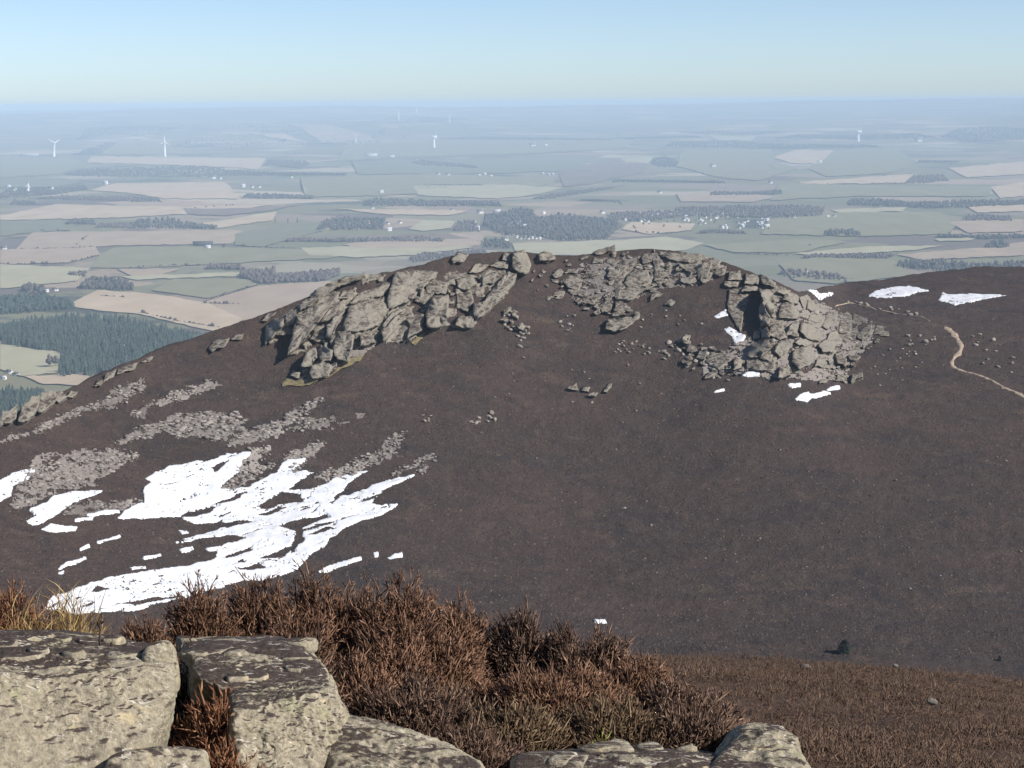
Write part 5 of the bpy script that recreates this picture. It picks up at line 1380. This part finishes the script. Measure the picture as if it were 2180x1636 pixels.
near_rock('main_mass', [(495, 1500, 5.25), (560, 1478, 5.3), (650, 1470, 5.35), (715, 1462, 5.4), (738, 1510, 5.38), (760, 1600, 5.3), (780, 1700, 5.2), (480, 1700, 5.05), (500, 1580, 5.12), (480, 1420, 5.9), (700, 1420, 5.9), (740, 1560, 5.9), (500, 1560, 5.9)], 'rock_a', '', 7, 5, .018, 7, 16, None, .006, rb)
near_rock('top_slab', [(400, 1400, 5.75), (480, 1372, 5.9), (600, 1362, 6.0), (660, 1395, 5.9), (705, 1430, 5.65), (722, 1480, 5.5), (640, 1492, 5.38), (520, 1480, 5.4), (420, 1440, 5.55), (400, 1520, 5.9), (720, 1520, 5.8), (380, 1350, 6.3), (640, 1352, 6.4), (660, 1480, 6.3)], 'rock_b', '', 6, 3, .012, 8, 14, None, .006, rb)
near_rock('right_slope', [(735, 1515, 5.4), (800, 1528, 5.4), (880, 1560, 5.35), (980, 1592, 5.25), (1040, 1625, 5.15), (1060, 1720, 5.0), (700, 1720, 5.0), (700, 1560, 5.3), (740, 1530, 5.9), (980, 1610, 5.8), (1040, 1720, 5.7), (700, 1720, 5.8)], 'rock_c', '', 6, 2, .012, 9, 14, None, .006, rb)
rd = empty('pale_boulder', (0, 0, 0), 'pale rounded boulder capped with dark lichen at lower right of the bushes', 'rock')
near_rock('main_mass', [(1560, 1590, 5.5), (1590, 1545, 5.65), (1640, 1535, 5.75), (1690, 1562, 5.7), (1722, 1610, 5.5), (1745, 1680, 5.3), (1740, 1760, 5.2), (1480, 1760, 5.1), (1500, 1640, 5.3), (1560, 1540, 6.2), (1690, 1570, 6.1), (1720, 1700, 6.0), (1500, 1700, 6.0)], 'rock_c', '', 6, 2, .012, 10, 12, None, .006, rd)
near_rock('low_shelf', [(1080, 1606, 5.4), (1200, 1592, 5.5), (1340, 1590, 5.55), (1480, 1600, 5.55), (1560, 1620, 5.4), (1560, 1760, 5.0), (1060, 1760, 5.0), (1100, 1600, 5.9), (1500, 1590, 6.0), (1560, 1760, 5.9), (1060, 1760, 5.9)], 'rock_b', '', 6, 3, .014, 11, 14, None, .007, rd)

def flakes(parent, region, n, seed, mat):
    rg = np.random.default_rng(seed); dg_ = bpy.context.evaluated_depsgraph_get()
    from mathutils.bvhtree import BVHTree
    trees = [BVHTree.FromPolygons([v.co for v in o.data.vertices], [p.vertices for p in o.data.polygons]) for o in parent.children]
    for k in range(n):
        u = rg.uniform(region[0], region[2]); y = rg.uniform(region[1], region[3])
        dv = Vector(ray(u, y)).normalized(); best = None
        for t in trees:
            h = t.ray_cast(Vector((0, 0, 0)), dv)
            if h[0] is not None and (best is None or h[3] < best[3]): best = h
        if best is None or best[1].z < .35: continue
        p = np.array(best[0]); w = rg.uniform(.025, .085); th = rg.uniform(.006, .017)
        a = np.sort(rg.uniform(0, 6.28, 8)); ring = np.stack([np.cos(a) * w * rg.uniform(.7, 1.5, 8), np.sin(a) * w * .8 * rg.uniform(.7, 1.3, 8)], 1)
        pts = np.concatenate([np.c_[ring, np.full(8, th)], np.c_[ring * 1.1, np.full(8, -th * 2.5)]]) + p
        v, f = hull_rock(pts, 3, 30, 1, .02, 1.5, seed * 50 + k)
        link('flake', mesh_np('flake', v, f), M[mat], parent)
flakes(ra, (-20, 1338, 330, 1398), 14, 1, 'rock_b'); flakes(rb, (380, 1350, 640, 1470), 12, 2, 'rock_b'); flakes(rd, (1090, 1588, 1700, 1636), 8, 3, 'rock_c')

# ------------------------------------------------------------------ heather
def sprig_proto(rg, side=6, seg=3):
    """one upright shoot: a thin stem with short leafy side shoots; returns unit-height mesh"""
    vs, fs = [], []
    bend = rg.uniform(-.25, .25, 2)
    def axis(t): return np.array([bend[0] * t * t, bend[1] * t * t, t])
    def spindle(p0, p1, r0, rm):
        o = len(vs)
        dr = p1 - p0; L = np.linalg.norm(dr); dr = dr / (L + 1e-9)
        e = np.cross(dr, [0.3, .9, .2]); e /= np.linalg.norm(e); g = np.cross(dr, e)
        m = p0 + (p1 - p0) * .5
        vs.append(p0)
        for k in range(3):
            a = k * 2.094
            vs.append(m + (e * math.cos(a) + g * math.sin(a)) * rm)
        vs.append(p1)
        for k in range(3):
            j = (k + 1) % 3
            fs.extend([(o, o + 1 + j, o + 1 + k), (o + 1 + k, o + 1 + j, o + 4)])
    spindle(axis(0), axis(1.0), .018, .026)
    for k in range(side):
        t = rg.uniform(.3, .85); a = rg.uniform(0, 6.28); L = rg.uniform(.18, .42) * (1.15 - t * .6)
        b = axis(t); spindle(b, b + np.array([math.cos(a) * L * .55, math.sin(a) * L * .55, L]), .014, .024)
    return np.array(vs), np.array(fs)
_rs = np.random.default_rng(21)
SPRIGS = [sprig_proto(_rs, 3) for _ in range(14)]
SPRIGS_LO = [sprig_proto(_rs, 2) for _ in range(10)]

def blade_proto(rg):
    b = rg.uniform(-.7, .7, 2); vs = []
    for t, w in ((0, .012), (.35, .013), (.7, .009)):
        p = np.array([b[0] * t * t, b[1] * t * t, t - .25 * t * t * (abs(b).sum())])
        vs += [p + np.array([w, 0, 0]), p + np.array([-w, w * .4, 0])]
    vs.append(np.array([b[0], b[1], 1 - .25 * abs(b).sum()]))
    return np.array(vs), np.array([(0, 1, 3), (0, 3, 2), (2, 3, 5), (2, 5, 4), (4, 5, 6)])
BLADES = [blade_proto(_rs) for _ in range(12)]

def scatter_sprigs(base, dirs, length, rg, protos, fat=1.0):
    """build one mesh from many shoots; vectorised per prototype"""
    pick = rg.integers(len(protos), size=len(base))
    VS, FS, o = [], [], 0
    for k, (pv, pf) in enumerate(protos):
        m = np.nonzero(pick == k)[0]
        if not len(m): continue
        zz = dirs[m] / np.linalg.norm(dirs[m], axis=1)[:, None]
        h = rg.normal(size=(len(m), 3)); xx = np.cross(h, zz); xx /= np.linalg.norm(xx, axis=1)[:, None]; yy = np.cross(zz, xx)
        L = length[m][:, None, None]
        v = (pv[None, :, 0:1] * xx[:, None] * fat + pv[None, :, 1:2] * yy[:, None] * fat + pv[None, :, 2:3] * zz[:, None]) * L + base[m][:, None]
        VS.append(v.reshape(-1, 3)); FS.append((pf[None] + (np.arange(len(m)) * len(pv))[:, None, None] + o).reshape(-1, 3)); o += v.shape[0] * len(pv)
    return np.concatenate(VS), np.concatenate(FS)

def heather_bush(u, d, wpx, ytop, mat, label, n, seed, deep=.8, L=(.055, .115), base_drop=0.0, name='heather_bush', cat='heather', spread=.75):
    rg = np.random.default_rng(seed)
    c = P3(u, 1500, d); gx, gy = c[0], c[1]; gz = float(near_z(gx, gy)) - base_drop
    top = P3(u, ytop, d)[2]; h = max(top - gz - .03, .12); rx = wpx * d / F / 2; ry = max(rx * deep, .12)
    t = empty(name, (gx, gy, gz), label, cat, 'heather bushes round the viewpoint')
    # woody stems fanning out from the root
    vs, fs, o = [], [], 0
    for k in range(26):
        a = rg.uniform(0, 6.28); q = rg.uniform(.2, .9)
        e = np.array([math.cos(a) * rx * q, math.sin(a) * ry * q, h * rg.uniform(.5, .85) * math.sqrt(1 - .6 * q * q)]); m = e * np.array([.55, .55, .4])
        pts = [np.array([rg.uniform(-.1, .1) * rx, rg.uniform(-.1, .1) * ry, -.05]), m, e]
        for p_, r in zip(pts, (.008, .006, .003)):
            for s in range(4): vs.append(p_ + r * np.array([math.cos(s * 1.57), math.sin(s * 1.57), 0]))
        for g in range(2):
            for s in range(4): fs.append((o + g * 4 + s, o + g * 4 + (s + 1) % 4, o + g * 4 + 4 + (s + 1) % 4, o + g * 4 + 4 + s))
        o += 12
    link('stems', mesh_np('stems', np.array(vs), np.array(fs)), M['trunk'], t)
    # leafy shoots through the mound, most of them near its lumpy surface
    ang = rg.uniform(0, 6.28, n); rad = np.sqrt(rg.random(n)) * 1.0
    x = np.cos(ang) * rad; y = np.sin(ang) * rad
    lump = 1 + .30 * fbm(x * 3.0 + seed, y * 3.0, 0., 3)
    dome = np.sqrt(np.clip(1 - rad ** 2.4, 0, 1)) * lump
    zf = rg.random(n) ** .33
    z = np.maximum(dome * zf * h - rg.uniform(.02, .09, n), -.02)
    B = np.stack([x * rx, y * ry, z], 1)
    dr = np.stack([x * spread * .8, y * spread * .8, np.full(n, .85)], 1) + rg.normal(0, .26, (n, 3))
    dr[:, 2] = np.maximum(dr[:, 2], .15)
    ln = rg.uniform(L[0], L[1], n) * (1 + .4 * (rg.random(n) > .93))
    v, f = scatter_sprigs(B, dr, ln, rg, BLADES if cat == 'grass' else SPRIGS, 1.0 if cat == 'grass' else 1.2)
    link('shoots', mesh_np('shoots', v, f), M[mat], t)

BUSHES = [
    (-15, 7.6, 270, 1215, 'heather_red', 'tall rust red heather bush at the left edge', 2600),
    (85, 7.0, 130, 1300, 'heather_red', 'low rust heather bush beside the tall one at the left edge', 900),
    (300, 7.3, 200, 1305, 'heather', 'low brown heather between yellow grass and the spiky bush', 1300),
    (432, 7.5, 160, 1243, 'heather', 'spiky brown heather bush standing against the snow', 1500),
    (560, 7.8, 190, 1232, 'heather', 'dense rust heather bush in front of the snow field', 1700),
    (690, 7.8, 230, 1222, 'heather', 'highest rust heather bush in the middle of the row', 2100),
    (840, 7.7, 260, 1238, 'heather', 'broad rust heather bush right of the highest one', 2300),
    (965, 7.5, 180, 1288, 'heather', 'rust heather bush at the right end of the middle row', 1600),
    (870, 6.9, 330, 1335, 'heather', 'big bright rust heather mound in the centre foreground', 3000),
    (640, 7.0, 200, 1310, 'heather', 'rust heather behind the flat-topped boulder', 1500),
    (1115, 7.5, 180, 1303, 'heather_dark', 'dark upright heather bush right of the central gap', 1600),
    (1240, 7.4, 230, 1328, 'heather_dark', 'dark brown heather bush beside the upright one', 1900),
    (1345, 7.1, 200, 1392, 'heather', 'brown heather bush where the far slope begins', 1500),
    (1440, 6.7, 220, 1448, 'heather_dark', 'dark heather bush just above the pale boulder', 1800),
    (1180, 6.6, 300, 1420, 'heather', 'wide brown heather mound in front of the dark bushes', 2400),
    (880, 6.2, 280, 1440, 'heather_dark', 'low dark heather behind the sloping boulder', 2000),
    (1080, 6.0, 260, 1500, 'heather_olive', 'olive brown heather low in the middle foreground', 1800),
    (1300, 6.1, 260, 1500, 'heather_olive', 'olive heather with mossy base above the low shelf', 1700),
    (1470, 6.1, 170, 1525, 'heather_dark', 'small dark heather tuft left of the pale boulder', 900),
    (455, 5.35, 130, 1470, 'heather_red', 'red brown heather growing in the cleft between the rocks', 1100),
    (470, 5.15, 110, 1560, 'heather_red', 'red heather low in the cleft at the bottom', 700),
    (215, 5.5, 190, 1374, 'heather_dark', 'dark low heather growing over the top of the left block', 700),
    (420, 6.0, 150, 1366, 'heather_dark', 'dark heather trailing behind the upright corner', 700),
    (610, 6.35, 190, 1345, 'heather_dark', 'dark heather over the back of the flat-topped boulder', 900),
    (985, 5.7, 200, 1545, 'heather_dark', 'dark heather trailing over the sloping boulder', 1000),
    (760, 6.6, 200, 1400, 'heather', 'rust heather against the right side of the flat-topped boulder', 1500),
]
for k, (u, d, w, yt, m, lb, n) in enumerate(BUSHES):
    heather_bush(u, d, w, yt + 24, m, lb, int(n * 1.45), 300 + k)
heather_bush(150, 6.9, 190, 1305, 'grass', 'tuft of pale yellow dead grass by the left block', 3800, 340, .7, (.07, .13), 0, 'grass_tuft', 'grass')
heather_bush(60, 6.6, 130, 1320, 'grass', 'small yellow grass tuft under the left heather', 2200, 341, .7, (.06, .12), 0, 'grass_tuft', 'grass')
heather_bush(1290, 5.75, 110, 1568, 'moss', 'bright yellow-green moss cushion below the heather', 800, 342, .7, (.02, .05), 0, 'moss_cushion', 'moss')

def carpet():
    rg = np.random.default_rng(31)
    a = rg.uniform(R(-18.5), R(18.5), 110000)
    # denser close by, thinning with distance down the slope
    d = 5.2 * (44 / 5.2) ** (rg.random(110000))
    x, y = d * np.sin(a), d * np.cos(a)
    k = ~((x < .25) & (d < 8)) & ((x > -.2) | (d < 14))
    x, y, d = x[k], y[k], d[k]
    x, y, d = x[:34000], y[:34000], d[:34000]
    n = len(x)
    z = near_z(x, y) - .02
    clump = fbm(x * 1.4, y * 1.4, 3., 3)
    Q = np.stack([x, y, z], 1)
    ln = (.052 + .040 * rg.random(n)) * (1 + .45 * clump) * (d / 9) ** .5
    dr = np.stack([rg.normal(0, .6, n), rg.normal(0, .6, n), np.full(n, .75)], 1)
    v, f = scatter_sprigs(Q, dr, ln, rg, SPRIGS_LO, 1.25)
    tag(link('heather_carpet', mesh_np('heather_carpet', v, f), M['carpet']), 'brown heather carpet over the near slope at lower right', 'heather', None, 'stuff')
carpet()
for k, (u, d, w, lb) in enumerate([(1715, 25, 26, 'pale stone at the top edge of the near heather slope'), (1985, 9.5, 26, 'small white stone half hidden in the near heather at right'), (1905, 26, 14, 'tiny pale stone right of the one on the near slope edge')]):
    c = P3(u, 1500, d); z = float(near_z(c[0], c[1])); s = w * d / F / 2
    o = bpy.data.objects.new('stone', BM[k]); COL.objects.link(o); o.location = (c[0], c[1], z + .10); o.scale = (s, s, s * .6); tag(o, lb, 'stone')

# ------------------------------------------------------------------ haze over hill and plain
hb = bmesh.new(); bmesh.ops.create_cube(hb, size=1)
hme = bpy.data.meshes.new('haze'); hb.to_mesh(hme); hb.free()
haze = bpy.data.objects.new('haze', hme); COL.objects.link(haze)
haze.scale = (60000, 46000, 550); haze.location = (0, 22000, 28 - 275)
hm = bpy.data.materials.new('haze'); hm.use_nodes = True
hm.node_tree.nodes.remove(hm.node_tree.nodes['Principled BSDF'])
pv = hm.node_tree.nodes.new('ShaderNodeVolumePrincipled')
pv.inputs['Color'].default_value = HAZE_COLOR
pv.inputs['Density'].default_value = HAZE_DENSITY
pv.inputs['Anisotropy'].default_value = -0.15
hm.node_tree.links.new(pv.outputs['Volume'], hm.node_tree.nodes['Material Output'].inputs['Volume'])
hme.materials.append(hm)
tag(haze, 'thin blue haze over the plain', None, None, 'stuff')
